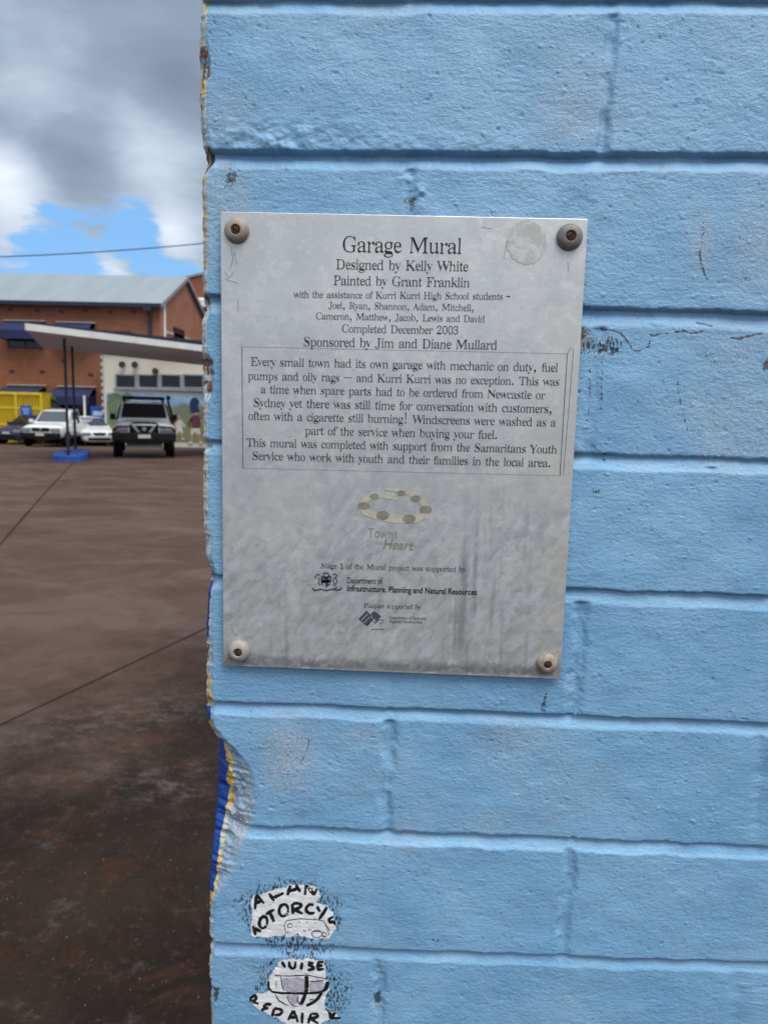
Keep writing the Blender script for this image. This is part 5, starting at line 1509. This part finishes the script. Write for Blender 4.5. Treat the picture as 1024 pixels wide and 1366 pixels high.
m_gum = simple('painted_foliage', (0.10, 0.14, 0.075), .6, var=.4, scale=5)


def flat(name, polys, mat, off, par):
    mb = MB()
    for pl in polys:
        mb.prism([Z(x, y, YC - .045 - off) for x, y in pl], (0, .004, 0))
    return mb.build(name, mat, par)


def player(x, y, s, shirt, k):
    """a painted footballer about 100 s units high standing at (x, y)"""
    f = lambda pts: [(x + px_ * s * k, y + py_ * s) for px_, py_ in pts]
    fig = flat('painted_player', [f([(-14, -70), (-6, -76), (8, -75), (15, -66), (11, -40), (-10, -40)]), f([(-13, -70), (-22, -55), (-18, -44), (-14, -48), (-16, -55), (-9, -62)])], shirt, .004, mu)
    flat('painted_shorts', [f([(-11, -41), (11, -41), (14, -24), (2, -25), (-1, -32), (-8, -23), (-15, -25)])], m_offw, .009, fig)
    for pl_ in (f([(-13, -24), (-7, -24), (-9, -2), (-15, -2)]), f([(5, -25), (13, -25), (16, -2), (10, -2)]), f([(-5, -90), (3, -93), (7, -86), (4, -77), (-3, -77)]), f([(14, -66), (24, -58), (20, -46), (17, -48), (18, -56), (12, -60)])):
        flat('painted_limb', [pl_], m_skinp, .013, fig)
    for pl_ in (f([(-18, -6), (-8, -6), (-9, 1), (-20, 1)]), f([(9, -6), (18, -6), (20, 1), (9, 1)])):
        flat('painted_boot', [pl_], m_offw, .017, fig)


player(922, 1030, 1.75, m_maroon, 1.0)
player(845, 1012, 1.25, m_offw, -1.0)
player(812, 985, 1.1, m_maroon, 1.0)
player(1060, 1025, 1.6, m_maroon, -1.0)
player(1190, 1030, 1.7, m_offw, 1.0)
flat('painted_tree', [[(506, 800), (540, 792), (575, 800), (600, 790), (640, 812), (610, 830), (600, 850), (560, 842), (548, 900), (552, 940), (512, 940), (520, 880), (504, 850)]], m_gum, .003, mu)
flat('painted_figure', [[(893, 838), (904, 816), (924, 812), (939, 832), (932, 856), (941, 878), (918, 886), (897, 880)]], m_navy, .021, mu)

# ------------------------------------------------------------------ filling station canopy on two posts, on its blue island
cz = 3.36
A_, B_ = P(33, 437, 16.6), P(57, 463, 0)
A_ = np.array([A_[0], A_[1], A_[2]])


def at_height(px, py, z):
    """sight line through a pixel meets the level z"""
    a_, b_ = P(px, py, 1.0), P(px, py, 2.0)
    d = b_ - a_
    return a_ + d * (z - a_[2]) / d[2]


cA, cB = at_height(33.5, 438.5, cz), at_height(57, 464, cz)
cC, cD = at_height(269, 467, cz), at_height(269, 487, cz)
dirn = (cC - cA) / np.linalg.norm(cC - cA)
far_e = cB + (cD - cB) * 1.9
near_e = cA + dirn * np.linalg.norm(cD - cB) * 1.9
can = thing('canopy', 'long thin flat fuel station canopy on two dark posts over the blue island', 'canopy', tuple((cA + cB) / 2 * np.array([1, 1, 0])))
m_soffit = simple('grey_soffit', (0.62, 0.62, 0.63), .7, var=.08, scale=1)
th = .10
MB().prism([cA, near_e, far_e, cB], (0, 0, th)).build('soffit', m_soffit, can)
nrm = np.array([dirn[1], -dirn[0], 0])
if nrm @ (cB - cA) > 0:
    nrm = -nrm
f1 = [cA + nrm * .004 + np.array([0, 0, -.035]), near_e + nrm * .004 + np.array([0, 0, -.05]), near_e + nrm * .004 + np.array([0, 0, .19]), cA + nrm * .004 + np.array([0, 0, .13])]
MB().prism(f1, tuple(nrm * .04)).build('fascia', m_whitepaint, can)
f2 = [cA + nrm * .002 + np.array([0, 0, .133]), near_e + nrm * .002 + np.array([0, 0, .195]), near_e + nrm * .002 + np.array([0, 0, .52]), cA + nrm * .002 + np.array([0, 0, .16])]
MB().prism(f2, tuple(nrm * .03)).build('upper_fascia', m_darkpaint, can)
MB().prism([cA + np.array([0, 0, .104]), near_e + np.array([0, 0, .104]), far_e + np.array([0, 0, .104]), cB + np.array([0, 0, .104])], (0, 0, .05)).build('roof_sheet', m_greymetal, can)
p1, p2 = at_height(91.5, 604, .17), at_height(101, 597, .15)
axis = (p2 - p1)[:2]
ang = math.atan2(axis[1], axis[0])
for p_ in (p1, p2):
    MB().tube([(p_[0], p_[1], .05), (p_[0], p_[1], cz - .002)], .04, 12).box((p_[0], p_[1], .21), (.22, .22, .03), rz=ang).build('post', m_darkpaint, can)
fm = (near_e + far_e) / 2 - dirn * .9
for k_ in (-1, 1):
    q_ = fm + (p2 - p1) / np.linalg.norm(p2 - p1) * k_ * 1.3
    MB().tube([(q_[0], q_[1], gz(q_[1]) - .05), (q_[0], q_[1], cz - .002)], .04, 12).box((q_[0], q_[1], gz(q_[1]) + .02), (.22, .22, .03), rz=ang).build('post', m_darkpaint, can)
isl = thing('fuel_island', 'low blue painted concrete island under the canopy posts', 'island', (float(p1[0]), float(p1[1]), gz(21)))
mid = (p1 + p2) / 2
mb = MB()
pts = []
Lh, Wh = 1.62, .47
for k in range(28):
    a_ = 2 * math.pi * k / 28
    ex, ey = math.cos(a_), math.sin(a_)
    px_ = math.copysign(abs(ex) ** .45, ex) * Lh
    py_ = math.copysign(abs(ey) ** .45, ey) * Wh
    pts.append((mid[0] + px_ * math.cos(ang) - py_ * math.sin(ang), mid[1] + px_ * math.sin(ang) + py_ * math.cos(ang), gz(21) - .15))
mb.prism(pts, (0, 0, .15 + .19))
mb.build('island_slab', m_blue, isl, bevel=.03)

# ------------------------------------------------------------------ yellow cage store, bins, post, shrub
YG = 36.2
cg = thing('storage_cage', 'tall yellow mesh cage with a blue sign standing against the brick wall', 'cage', tuple(Z(60, 1000, YG) * np.array([1, 1, 0]) + np.array([0, 0, gz(YG)])))
m_yel = simple('yellow_paint', (0.62, 0.44, 0.010), .5, var=.12, scale=3)
xa, xb, z0, z1 = rect(-190, 786, 204, 942, YG)
z0 = gz(YG) + .05
mb = MB()
for (y0_, d_) in ((YG, 0), (YG + 1.1, 1)):
    n_ = int((xb - xa) / .145)
    for i in range(n_ + 1):
        xx = xa + (xb - xa) * i / n_
        mb.box((xx, y0_, (z0 + z1) / 2), (.05, .03, z1 - z0))
for i in range(1, 8):
    mb.box((xb, YG + .1 + i * .13, (z0 + z1) / 2), (.03, .05, z1 - z0))
mb.build('bars', m_yel, cg)
mb = MB()
for zz_ in (z0 + .03, z0 + (z1 - z0) * .36, z0 + (z1 - z0) * .70, z1 - .03):
    for y0_ in (YG - .03, YG + 1.13):
        mb.box(((xa + xb) / 2, y0_, zz_), (xb - xa + .08, .05, .09))
for xx in (xa, Z(78, 800, YG)[0], xb):
    mb.box((xx, YG - .055, (z0 + z1) / 2), (.10, .06, z1 - z0 + .1))
mb.bb((xa, YG, z1 + .02), (xb, YG + 1.1, z1 + .06))
mb.build('frame', m_yel, cg)
MB().bb((xa + .03, YG + .30, z0), (xb - .03, YG + .33, z1)).build('back_sheet', m_yel, cg)
xa2, xb2, zs0, zs1 = rect(96, 850, 152, 906, YG - .1)
sg = MB().bb((xa2, YG - .115, zs0), (xb2, YG - .09, zs1)).build('sign', m_blue, cg)
m_paleblue = simple('pale_sign_print', (0.35, 0.45, 0.60), .5)
mb = MB()
for i in range(3):
    zc = zs1 - (zs1 - zs0) * (.28 + .2 * i)
    mb.box(((xa2 + xb2) / 2, YG - .119, zc), ((xb2 - xa2) * (.66 - .12 * i), .006, .05))
mb.build('sign_print', m_paleblue, sg)

YD = 36.9
bn = thing('ice_chest', 'blue box with a pale panel standing by the brick wall under the awning', 'chest', tuple(Z(464, 1000, YD) * np.array([1, 1, 0]) + np.array([0, 0, gz(YD)])))
xa, xb, z0, z1 = rect(428, 864, 500, 930, YD)
z0 = gz(YD)
MB().bb((xa, YD, z0 + .06), (xb, YD + .7, z1)).build('body', m_blue, bn, bevel=.02)
MB().bb((xa - .02, YD - .03, z1 + .004), (xb + .02, YD + .72, z1 + .09)).build('lid', m_blue, bn, bevel=.02)
MB().bb((xa + .12, YD - .012, z1 - .36), (xb - .12, YD - .003, z1 - .14)).build('panel', m_paleblue, bn)
for xx in (xa + .1, xb - .1):
    MB().box((xx, YD + .1, z0 + .03), (.1, .1, .06)).build('foot', m_dark, bn)
pp = Z(398, 812, YD)
ps = thing('post', 'slim white post by the brick wall left of the blue box', 'post', (pp[0], YD, gz(YD)))
MB().tube([(pp[0], YD, gz(YD)), (pp[0], YD, pp[2])], .055, 10).build('shaft', m_whitepaint, ps)
MB().tube([(pp[0], YD, pp[2] - .001), (pp[0], YD, pp[2] + .08)], [.075, .05], 10).build('cap', m_whitepaint, ps)

# shrub between cage and door
m_leaf, t = new_mat('shrub_leaves')
oi = t.n('ShaderNodeNewGeometry')
t.out(t.mix(oi.outputs['Random Per Island'], (0.035, 0.060, 0.018), (0.105, 0.135, 0.050)), .6, 0, None, .3)
sh = thing('shrub', 'leafy green shrub against the brick wall beside the yellow cage', 'shrub', tuple(Z(245, 1000, 37.2) * np.array([1, 1, 0]) + np.array([0, 0, gz(37.2)])))
c_ = Z(246, 840, 37.2)
mb = MB()
mt_ = MB()
rnd = random.Random(9)
zb = gz(37.2)
for i in range(7):
    a_ = rnd.random() * 6.28
    mt_.tube([(c_[0], 37.2, zb), (c_[0] + .15 * math.cos(a_), 37.2 + .15 * math.sin(a_), zb + .8), (c_[0] + .33 * math.cos(a_), 37.2 + .3 * math.sin(a_), c_[2])], [.03, .022, .01], 6)
for i in range(900):
    a_, rr, hh = rnd.random() * 6.28, math.sqrt(rnd.random()), rnd.random()
    wd = (.22 + .30 * math.sin(math.pi * min(hh * 1.1, 1))) * (1 + .3 * math.sin(a_ * 3 + hh * 9))
    x, y, z = c_[0] + rr * wd * math.cos(a_), 37.2 + rr * wd * .8 * math.sin(a_), zb + .35 + hh * (c_[2] - zb)
    s_ = .05 + .05 * rnd.random()
    d1_ = Vector((rnd.gauss(0, 1), rnd.gauss(0, 1), rnd.gauss(0, 1))).normalized()
    d2_ = d1_.orthogonal().normalized()
    p_ = Vector((x, y, z))
    mb.add([p_ - d1_ * s_, p_ + d2_ * s_ * .5, p_ + d1_ * s_, p_ - d2_ * s_ * .5], [(0, 1, 2, 3)])
mb.build('foliage', m_leaf, sh)
mt_.build('stems', simple('shrub_bark', (.06, .04, .03), .9), sh)

# overhead cable
YP = 30.0
a_, b_, m_ = P(0, 342.6, YP), P(268, 325, YP), P(140, 335.5, YP)
co_ = np.polyfit([a_[0], m_[0], b_[0]], [a_[2], m_[2], b_[2]], 2)
pts = [(x, YP, float(np.polyval(co_, x))) for x in np.linspace(a_[0] - 14, b_[0] + 22, 60)]
cab = MB().tube(pts, .022, 6).build('overhead_cable', m_dark)
tag(cab, 'sagging dark overhead cable crossing the sky above the roof', 'cable')

# ------------------------------------------------------------------ vehicles
def paint(name, col, rough=.28, metal=0.0):
    m, t = new_mat(name)
    co = t.objco()
    n_ = t.noise(co, 2.5, 4.0, .6)
    dirt = t.mapr(t.n('ShaderNodeSeparateXYZ', i0=co).outputs[2], .15, .75, .55, 0)
    c = t.mix(t.math('MULTIPLY', dirt, t.mapr(n_, .35, .65)), col, (0.12, 0.095, 0.075))
    t.out(c, t.mapr(n_, .3, .7, rough, rough + .12, False), metal, None, .5, .6)
    return m


m_tyre = simple('tyre_rubber', (0.009, 0.009, 0.010), .9, spec=.15)
m_rim = simple('alloy_rim', (0.42, 0.43, 0.44), .4, .7)
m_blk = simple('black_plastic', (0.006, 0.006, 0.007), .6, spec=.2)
m_carglass = simple('car_glass', (0.010, 0.013, 0.016), .06, spec=.6)
m_wsglass = simple('windscreen_glass', (0.050, 0.066, 0.078), .07, spec=.9)
m_lamp = simple('headlamp_lens', (0.34, 0.36, 0.38), .12, .5, spec=.8)
m_amber = simple('amber_lens', (0.55, 0.20, 0.02), .2)
m_red = simple('red_lens', (0.25, 0.012, 0.010), .2)
m_chrome = simple('chrome', (0.70, 0.71, 0.72), .15, 1.0)
m_plate = simple('number_plate', (0.50, 0.48, 0.40), .5)
m_silver = paint('silver_paint', (0.64, 0.645, 0.65), .3, .1)
m_wht = paint('white_car_paint', (0.70, 0.71, 0.72), .25)
m_navyc = paint('navy_car_paint', (0.004, 0.010, 0.080), .22)


def superloop(y, w, z0, z1, n=24, p=4.0, tuck=0.0, crown=0.0):
    """rounded cross-section of a car body at length y"""
    l = []
    for k in range(n):
        a_ = 2 * math.pi * (k + .5) / n
        c_, s_ = math.cos(a_), math.sin(a_)
        x = math.copysign(abs(c_) ** (2 / p), c_) * w
        v = math.copysign(abs(s_) ** (2 / p), s_)
        z = (z0 + z1) / 2 + v * (z1 - z0) / 2
        if v < 0:
            x *= 1 + tuck * v
        z += crown * (1 - (x / w) ** 2) * max(v, 0)
        l.append((x, y, z))
    return l


def interp(y, tab):
    return float(np.interp(y, [a_[0] for a_ in tab], [a_[1] for a_ in tab]))


def vehicle(name, label, loc, rz, L, W, belt, low, cabin, mats, wheels, R=.34, group=None, plan=None, tw=.22):
    """front of the vehicle is local y = 0, it runs back along +y.
    belt: (y, z) top of the lower body;  cabin: rows of (y, z base, z top, half width base, half width top)"""
    t_ = thing(name, label, name.split('_')[0] if False else 'car', loc, rz)
    hw = W / 2
    plan = plan or [(0, .84), (.06, .90), (.18, .955), (.5, .99), (1.0, 1), (L - .6, 1), (L - .15, .96), (L, .90)]
    mb = MB()
    loops = []
    ysec = sorted(set([0, .03, .08, .18, .35, .6, .9, 1.2, 1.5, 2, 2.5, 3, 3.5, 4, L - .5, L - .2, L - .06, L]))
    for y in ysec:
        if y > L:
            continue
        e_ = .0
        loops.append(superloop(y, hw * interp(y, plan), interp(y, low), interp(y, belt), 28, 5.0, .06, .03))
    mb.loft(loops)
    body = mb.build('body', mats[0], t_, smooth=True)
    # cabin
    mb = MB()
    loops = []
    for (y, zb_, zt_, wb, wt) in cabin:
        lp = []
        for (sx, zf) in ((1, 0), (1, .25), (1, .5), (1, .75), (1, .93), (.93, 1.0), (.5, 1.02), (0, 1.025), (-.5, 1.02), (-.93, 1.0), (-1, .93), (-1, .75), (-1, .5), (-1, .25), (-1, 0)):
            w_ = wb + (wt - wb) * min(zf, 1)
            lp.append((sx * w_, y, zb_ + (zt_ - zb_) * zf))
        loops.append(lp)
    mb.loft(loops)
    cabn = mb.build('cabin', mats[1], t_, smooth=False)
    # wheels
    for (sx, y) in [(s_, y_) for y_ in wheels for s_ in (-1, 1)]:
        c0 = (sx * (hw - tw / 2 + .012), y, R)
        prof = [(R * .60, -tw / 2 + .01), (R * .90, -tw / 2), (R * .985, -tw / 2 + .035), (R, -tw / 4), (R, tw / 4), (R * .985, tw / 2 - .035), (R * .90, tw / 2), (R * .60, tw / 2 - .01)]
        wb_ = thing_part('wheel', t_)
        MB().lathe(c0, prof, 28, 'X').build('tyre', m_tyre, wb_, smooth=True)
        rp = [(R * .62, -tw / 2 + .03), (R * .60, tw * .42), (R * .5, tw * .36), (R * .2, tw * .30), (.001, tw * .32)]
        rp = [(a_, b_ * sx) for a_, b_ in rp]
        mbr = MB().lathe(c0, rp, 24, 'X')
        for k in range(5):
            an_ = 2 * math.pi * k / 5
            mbr.box((c0[0] + sx * tw * .40, y + math.sin(an_) * R * .33, R + math.cos(an_) * R * .33), (.03, .07, R * .52), rx=-an_)
        mbr.build('rim', m_rim, wb_)
        # wheel arch shadow gap: its shade built as a dark ring just proud of the body side
        MB().lathe((sx * (hw - .02), y, R), [(R * 1.16, -.05), (R * 1.16, .021), (R * .98, .022), (R * .98, -.05)], 28, 'X').build('arch_shadow_ring', mats[2] if len(mats) > 2 else m_blk, t_)
    return t_, body, cabn


def thing_part(name, parent):
    o = bpy.data.objects.new(name, None)
    COL.objects.link(o)
    o.parent = parent
    return o


def quadpanel(name, pts, mat, par, thick=.012, inner=0):
    """a slightly proud panel (glass, lamp) from its corner points"""
    a_ = [Vector(p) for p in pts]
    n_ = (a_[1] - a_[0]).cross(a_[2] - a_[0]).normalized()
    return MB().prism([tuple(p + n_ * thick) for p in a_], tuple(-n_ * (thick + .02))).build(name, mat, par)


def windscreen(cabin, mat, par, f0=.08, f1=.93, inset=.07):
    """glass laid on the first slope of a cabin"""
    (y0, _, z0, _, w0), (y1, _, z1, _, w1) = cabin[0], cabin[1]
    q = []
    for f, s_ in ((f0, -1), (f0, 1), (f1, 1), (f1, -1)):
        q.append((s_ * (w0 + (w1 - w0) * f - inset), y0 + (y1 - y0) * f, z0 + (z1 - z0) * f))
    return quadpanel('windscreen', q, mat, par, .028)


# --- silver four wheel drive with black bull bar
YS = 22.25
ps_ = Z(683, 1098, YS)
ang_s = math.atan2(-(ps_[0] - CP[0]), ps_[1] - CP[1])     # faces the camera
belt = [(0, .98), (.1, 1.07), (.5, 1.13), (1.35, 1.17), (1.6, 1.18), (4.7, 1.18)]
low = [(0, .52), (.2, .50), (4.5, .48), (4.7, .55)]
cabin = [(1.38, 1.14, 1.20, .80, .80), (1.95, 1.14, 1.73, .84, .70), (2.6, 1.14, 1.77, .86, .71), (4.2, 1.14, 1.77, .86, .71), (4.62, 1.14, 1.70, .84, .70)]
suv, body, cabn = vehicle('four_wheel_drive', 'silver four wheel drive with a black bull bar and roof rack, parked nose out', (float(ps_[0]), YS, gz(YS)), ang_s, 4.7, 1.84, belt, low, cabin, (m_silver, m_silver), (.85, 3.75), .39, tw=.27)
windscreen(cabin, m_carglass, suv)
for s_ in (-1, 1):
    q_ = [(s_ * .86, 1.85, 1.20), (s_ * .86, 3.0, 1.20), (s_ * .735, 3.0, 1.68), (s_ * .745, 2.15, 1.68)]
    quadpanel('side_window', q_ if s_ < 0 else q_[::-1], m_carglass, suv, .016)
    q_ = [(s_ * .86, 3.1, 1.20), (s_ * .86, 4.4, 1.20), (s_ * .735, 4.3, 1.68), (s_ * .735, 3.1, 1.68)]
    quadpanel('side_window', q_ if s_ < 0 else q_[::-1], m_carglass, suv, .016)
    MB().box((s_ * .67, -.004, .935), (.40, .10, .20)).build('headlight', m_lamp, suv, bevel=.025)
    MB().box((s_ * .80, -.002, .80), (.20, .09, .06)).build('indicator', m_amber if s_ < 0 else m_lamp, suv)
    MB().box((s_ * .985, 1.62, 1.27), (.17, .10, .20)).box((s_ * .90, 1.65, 1.20), (.14, .05, .06)).build('wing_mirror', m_blk, suv, bevel=.02)
    MB().box((s_ * .935, 1.0, .86), (.06, .95, .10)).build('wheel_flare', m_blk, suv, bevel=.02)
gr = MB().box((0, -.006, .91), (.86, .07, .24)).build('grille', m_blk, suv, bevel=.02)
for s_ in (-1, 1):
    MB().prism([(s_ * .36, -.075, 1.02), (s_ * .27, -.075, 1.02), (s_ * .12, -.075, .82), (s_ * .21, -.075, .82)], (0, .03, 0)).build('grille_bar', m_chrome, gr)
MB().lathe((0, -.075, .92), [(.001, -.012), (.06, -.012), (.07, 0), (.07, .02)], 18).build('badge', m_chrome, gr)
mb = MB()
mb.box((0, -.19, .68), (1.92, .18, .26)).box((0, -.21, .53), (1.5, .10, .08))
bbar = mb.build('bull_bar', m_blk, suv, bevel=.035)
mb = MB()
for s_ in (-1, 1):
    mb.tube([(s_ * .40, -.20, .72), (s_ * .40, -.22, 1.06), (s_ * .34, -.20, 1.11), (0, -.20, 1.12)], .035, 10)
    mb.tube([(s_ * .40, -.20, 1.0), (s_ * .78, -.16, .99), (s_ * .93, -.10, .86), (s_ * .93, -.10, .74)], .030, 10)
mb.build('bull_bar_hoop', m_blk, suv, smooth=True)
MB().box((0, -.287, .70), (.37, .02, .11)).build('number_plate', m_plate, suv)
MB().box((0, .10, .44), (1.10, .30, .04), rx=.5).build('bright_gap_strip', m_greymetal, suv)  # added strip standing in for the bright ground glimpsed under the nose
mb = MB()
for y in (2.05, 2.7, 3.4, 4.1):
    mb.box((0, y, 1.865), (1.34, .07, .035))
for s_ in (-1, 1):
    mb.box((s_ * .66, 3.05, 1.87), (.05, 2.3, .05))
    for y in (2.2, 3.1, 4.0):
        mb.box((s_ * .64, y, 1.81), (.05, .08, .12))
mb.box((0, 1.93, 1.90), (1.36, .05, .11))
mb.build('roof_rack', m_blk, suv)
MB().tube([(.90, 1.2, 1.05), (.93, 1.45, 1.20), (.80, 1.95, 1.78), (.80, 1.98, 1.90)], .045, 8).box((.80, 1.95, 1.93), (.13, .14, .13)).build('snorkel', m_blk, suv)
suv['category'] = 'car'

# --- white ute
YU = 31.6
pu = Z(196, 1046, YU)
au = math.atan2(-(pu[0] - CP[0]), pu[1] - CP[1]) - R_(20)
belt = [(0, .82), (.1, .93), (.5, .99), (1.3, 1.04), (1.6, 1.05), (3.0, 1.05), (3.05, 1.02), (5.1, 1.02)]
low = [(0, .36), (.2, .32), (4.6, .36), (5.1, .48)]
cabin = [(1.32, 1.00, 1.05, .76, .76), (2.0, 1.00, 1.60, .80, .64), (2.35, 1.00, 1.64, .82, .65), (2.85, 1.00, 1.63, .82, .65), (3.0, 1.00, 1.58, .80, .62)]
ute, body, cabn = vehicle('ute', 'white ute with a black bumper parked in front of the yellow cage', (float(pu[0]), YU, gz(YU)), au, 5.1, 1.80, belt, low, cabin, (m_wht, m_wht), (.85, 3.95), .34)
windscreen(cabin, m_wsglass, ute)
for s_ in (-1, 1):
    q_ = [(s_ * .82, 1.75, 1.07), (s_ * .82, 2.78, 1.07), (s_ * .68, 2.78, 1.56), (s_ * .68, 2.15, 1.56)]
    quadpanel('side_window', q_ if s_ < 0 else q_[::-1], m_carglass, ute, .016)
    MB().box((s_ * .63, -.004, .78), (.42, .10, .17)).build('headlight', m_lamp, ute, bevel=.03)
    MB().box((s_ * .98, 1.58, 1.12), (.20, .10, .16)).box((s_ * .86, 1.60, 1.08), (.12, .05, .05)).build('wing_mirror', m_wht, ute, bevel=.02)
gr = MB().box((0, -.006, .78), (.78, .07, .17)).build('grille', m_blk, ute, bevel=.03)
MB().lathe((0, -.05, .80), [(.001, -.012), (.05, -.012), (.06, 0), (.06, .02)], 16).build('badge', m_chrome, gr)
MB().box((0, -.05, .50), (1.72, .16, .27)).build('bumper', m_blk, ute, bevel=.05)
MB().box((0, -.137, .56), (.37, .02, .11)).build('number_plate', m_plate, ute)
mb = MB()
for s_ in (-1, 1):
    mb.box((s_ * .84, 4.07, 1.12), (.07, 2.0, .16))
mb.box((0, 3.08, 1.12), (1.6, .06, .16)).box((0, 5.05, 1.12), (1.6, .06, .16))
mb.build('tray_rail', m_wht, ute, bevel=.015)
mb = MB()
mb.tube([(-.72, 3.12, 1.16), (-.66, 3.12, 1.66), (.66, 3.12, 1.66), (.72, 3.12, 1.16)], .03, 8)
mb.build('ladder_rack', m_greymetal, ute)
ute['category'] = 'ute'

# --- white sedan, half hidden by the four wheel drive
YW = 34.8
pw_ = Z(472, 1046, YW)
aw = math.atan2(-(pw_[0] - CP[0]), pw_[1] - CP[1]) + R_(10)
belt = [(0, .60), (.08, .70), (.4, .79), (1.3, .92), (1.7, .96), (3.4, .97), (4.2, 1.0), (4.6, .96)]
low = [(0, .22), (.2, .19), (4.4, .22), (4.6, .34)]
cabin = [(1.25, .88, .92, .72, .72), (2.1, .92, 1.36, .78, .60), (2.6, .93, 1.42, .80, .61), (3.1, .93, 1.40, .80, .60), (3.95, .95, 1.02, .74, .66)]
sed, body, cabn = vehicle('sedan', 'white sedan parked between the ute and the silver four wheel drive', (float(pw_[0]), YW, gz(YW)), aw, 4.6, 1.76, belt, low, cabin, (m_wht, m_wht), (.85, 3.6), .32)
windscreen(cabin, m_wsglass, sed)
for s_ in (-1, 1):
    q_ = [(s_ * .79, 1.75, .97), (s_ * .80, 3.35, .98), (s_ * .635, 3.05, 1.34), (s_ * .64, 2.25, 1.34)]
    quadpanel('side_window', q_ if s_ < 0 else q_[::-1], m_carglass, sed, .016)
    MB().box((s_ * .60, .02, .62), (.40, .14, .13)).build('headlight', m_lamp, sed, bevel=.03)
    MB().box((s_ * .93, 1.62, 1.0), (.20, .10, .13)).box((s_ * .82, 1.64, .97), (.12, .05, .05)).build('wing_mirror', m_wht, sed, bevel=.02)
gr = MB().prism([(-.33, -.035, .67), (.33, -.035, .67), (.20, -.035, .54), (-.20, -.035, .54)], (0, .06, 0)).build('grille', m_blk, sed)
MB().lathe((0, -.04, .64), [(.001, -.02), (.05, -.02), (.055, 0), (.055, .02)], 16).build('badge', m_chrome, gr)
MB().box((0, -.006, .36), (1.05, .06, .13)).build('air_intake', m_blk, sed, bevel=.02)
MB().box((0, -.03, .47), (.37, .03, .10)).build('number_plate', m_plate, sed)
sed['category'] = 'car'

# --- dark blue hatchback at the edge of the picture, seen from behind its flank
YN = 34.2
pn = Z(62, 1040, YN)
an_ = math.atan2(-(pn[0] - CP[0]), pn[1] - CP[1]) - R_(38)
belt = [(0, .62), (.1, .72), (.4, .80), (1.1, .92), (1.5, .96), (3.4, .98), (3.8, .92)]
low = [(0, .22), (.2, .19), (3.6, .22), (3.8, .34)]
cabin = [(1.0, .88, .93, .70, .70), (1.75, .92, 1.38, .76, .58), (2.3, .93, 1.44, .78, .60), (3.1, .93, 1.40, .78, .58), (3.72, .93, 1.0, .72, .62)]
hat, body, cabn = vehicle('hatchback', 'dark navy blue hatchback parked beside the white ute in front of the yellow cage', (float(pn[0]) - .3, YN, gz(YN)), an_, 3.8, 1.68, belt, low, cabin, (m_navyc, m_navyc), (.75, 3.1), .31)
windscreen(cabin, m_carglass, hat)
for s_ in (-1, 1):
    q_ = [(s_ * .78, 1.5, .97), (s_ * .785, 3.3, .98), (s_ * .62, 3.0, 1.36), (s_ * .625, 1.9, 1.36)]
    quadpanel('side_window', q_ if s_ < 0 else q_[::-1], m_carglass, hat, .016)
    MB().box((s_ * .58, .03, .64), (.36, .16, .14)).build('headlight', m_lamp, hat, bevel=.03)
    MB().box((s_ * .90, 1.36, 1.0), (.18, .10, .13)).box((s_ * .80, 1.38, .97), (.12, .05, .05)).build('wing_mirror', m_navyc, hat, bevel=.02)
MB().box((0, -.006, .40), (.95, .06, .16)).build('air_intake', m_blk, hat, bevel=.02)
MB().box((0, -.02, .56), (.37, .03, .10)).build('number_plate', m_plate, hat)
hat['category'] = 'car'
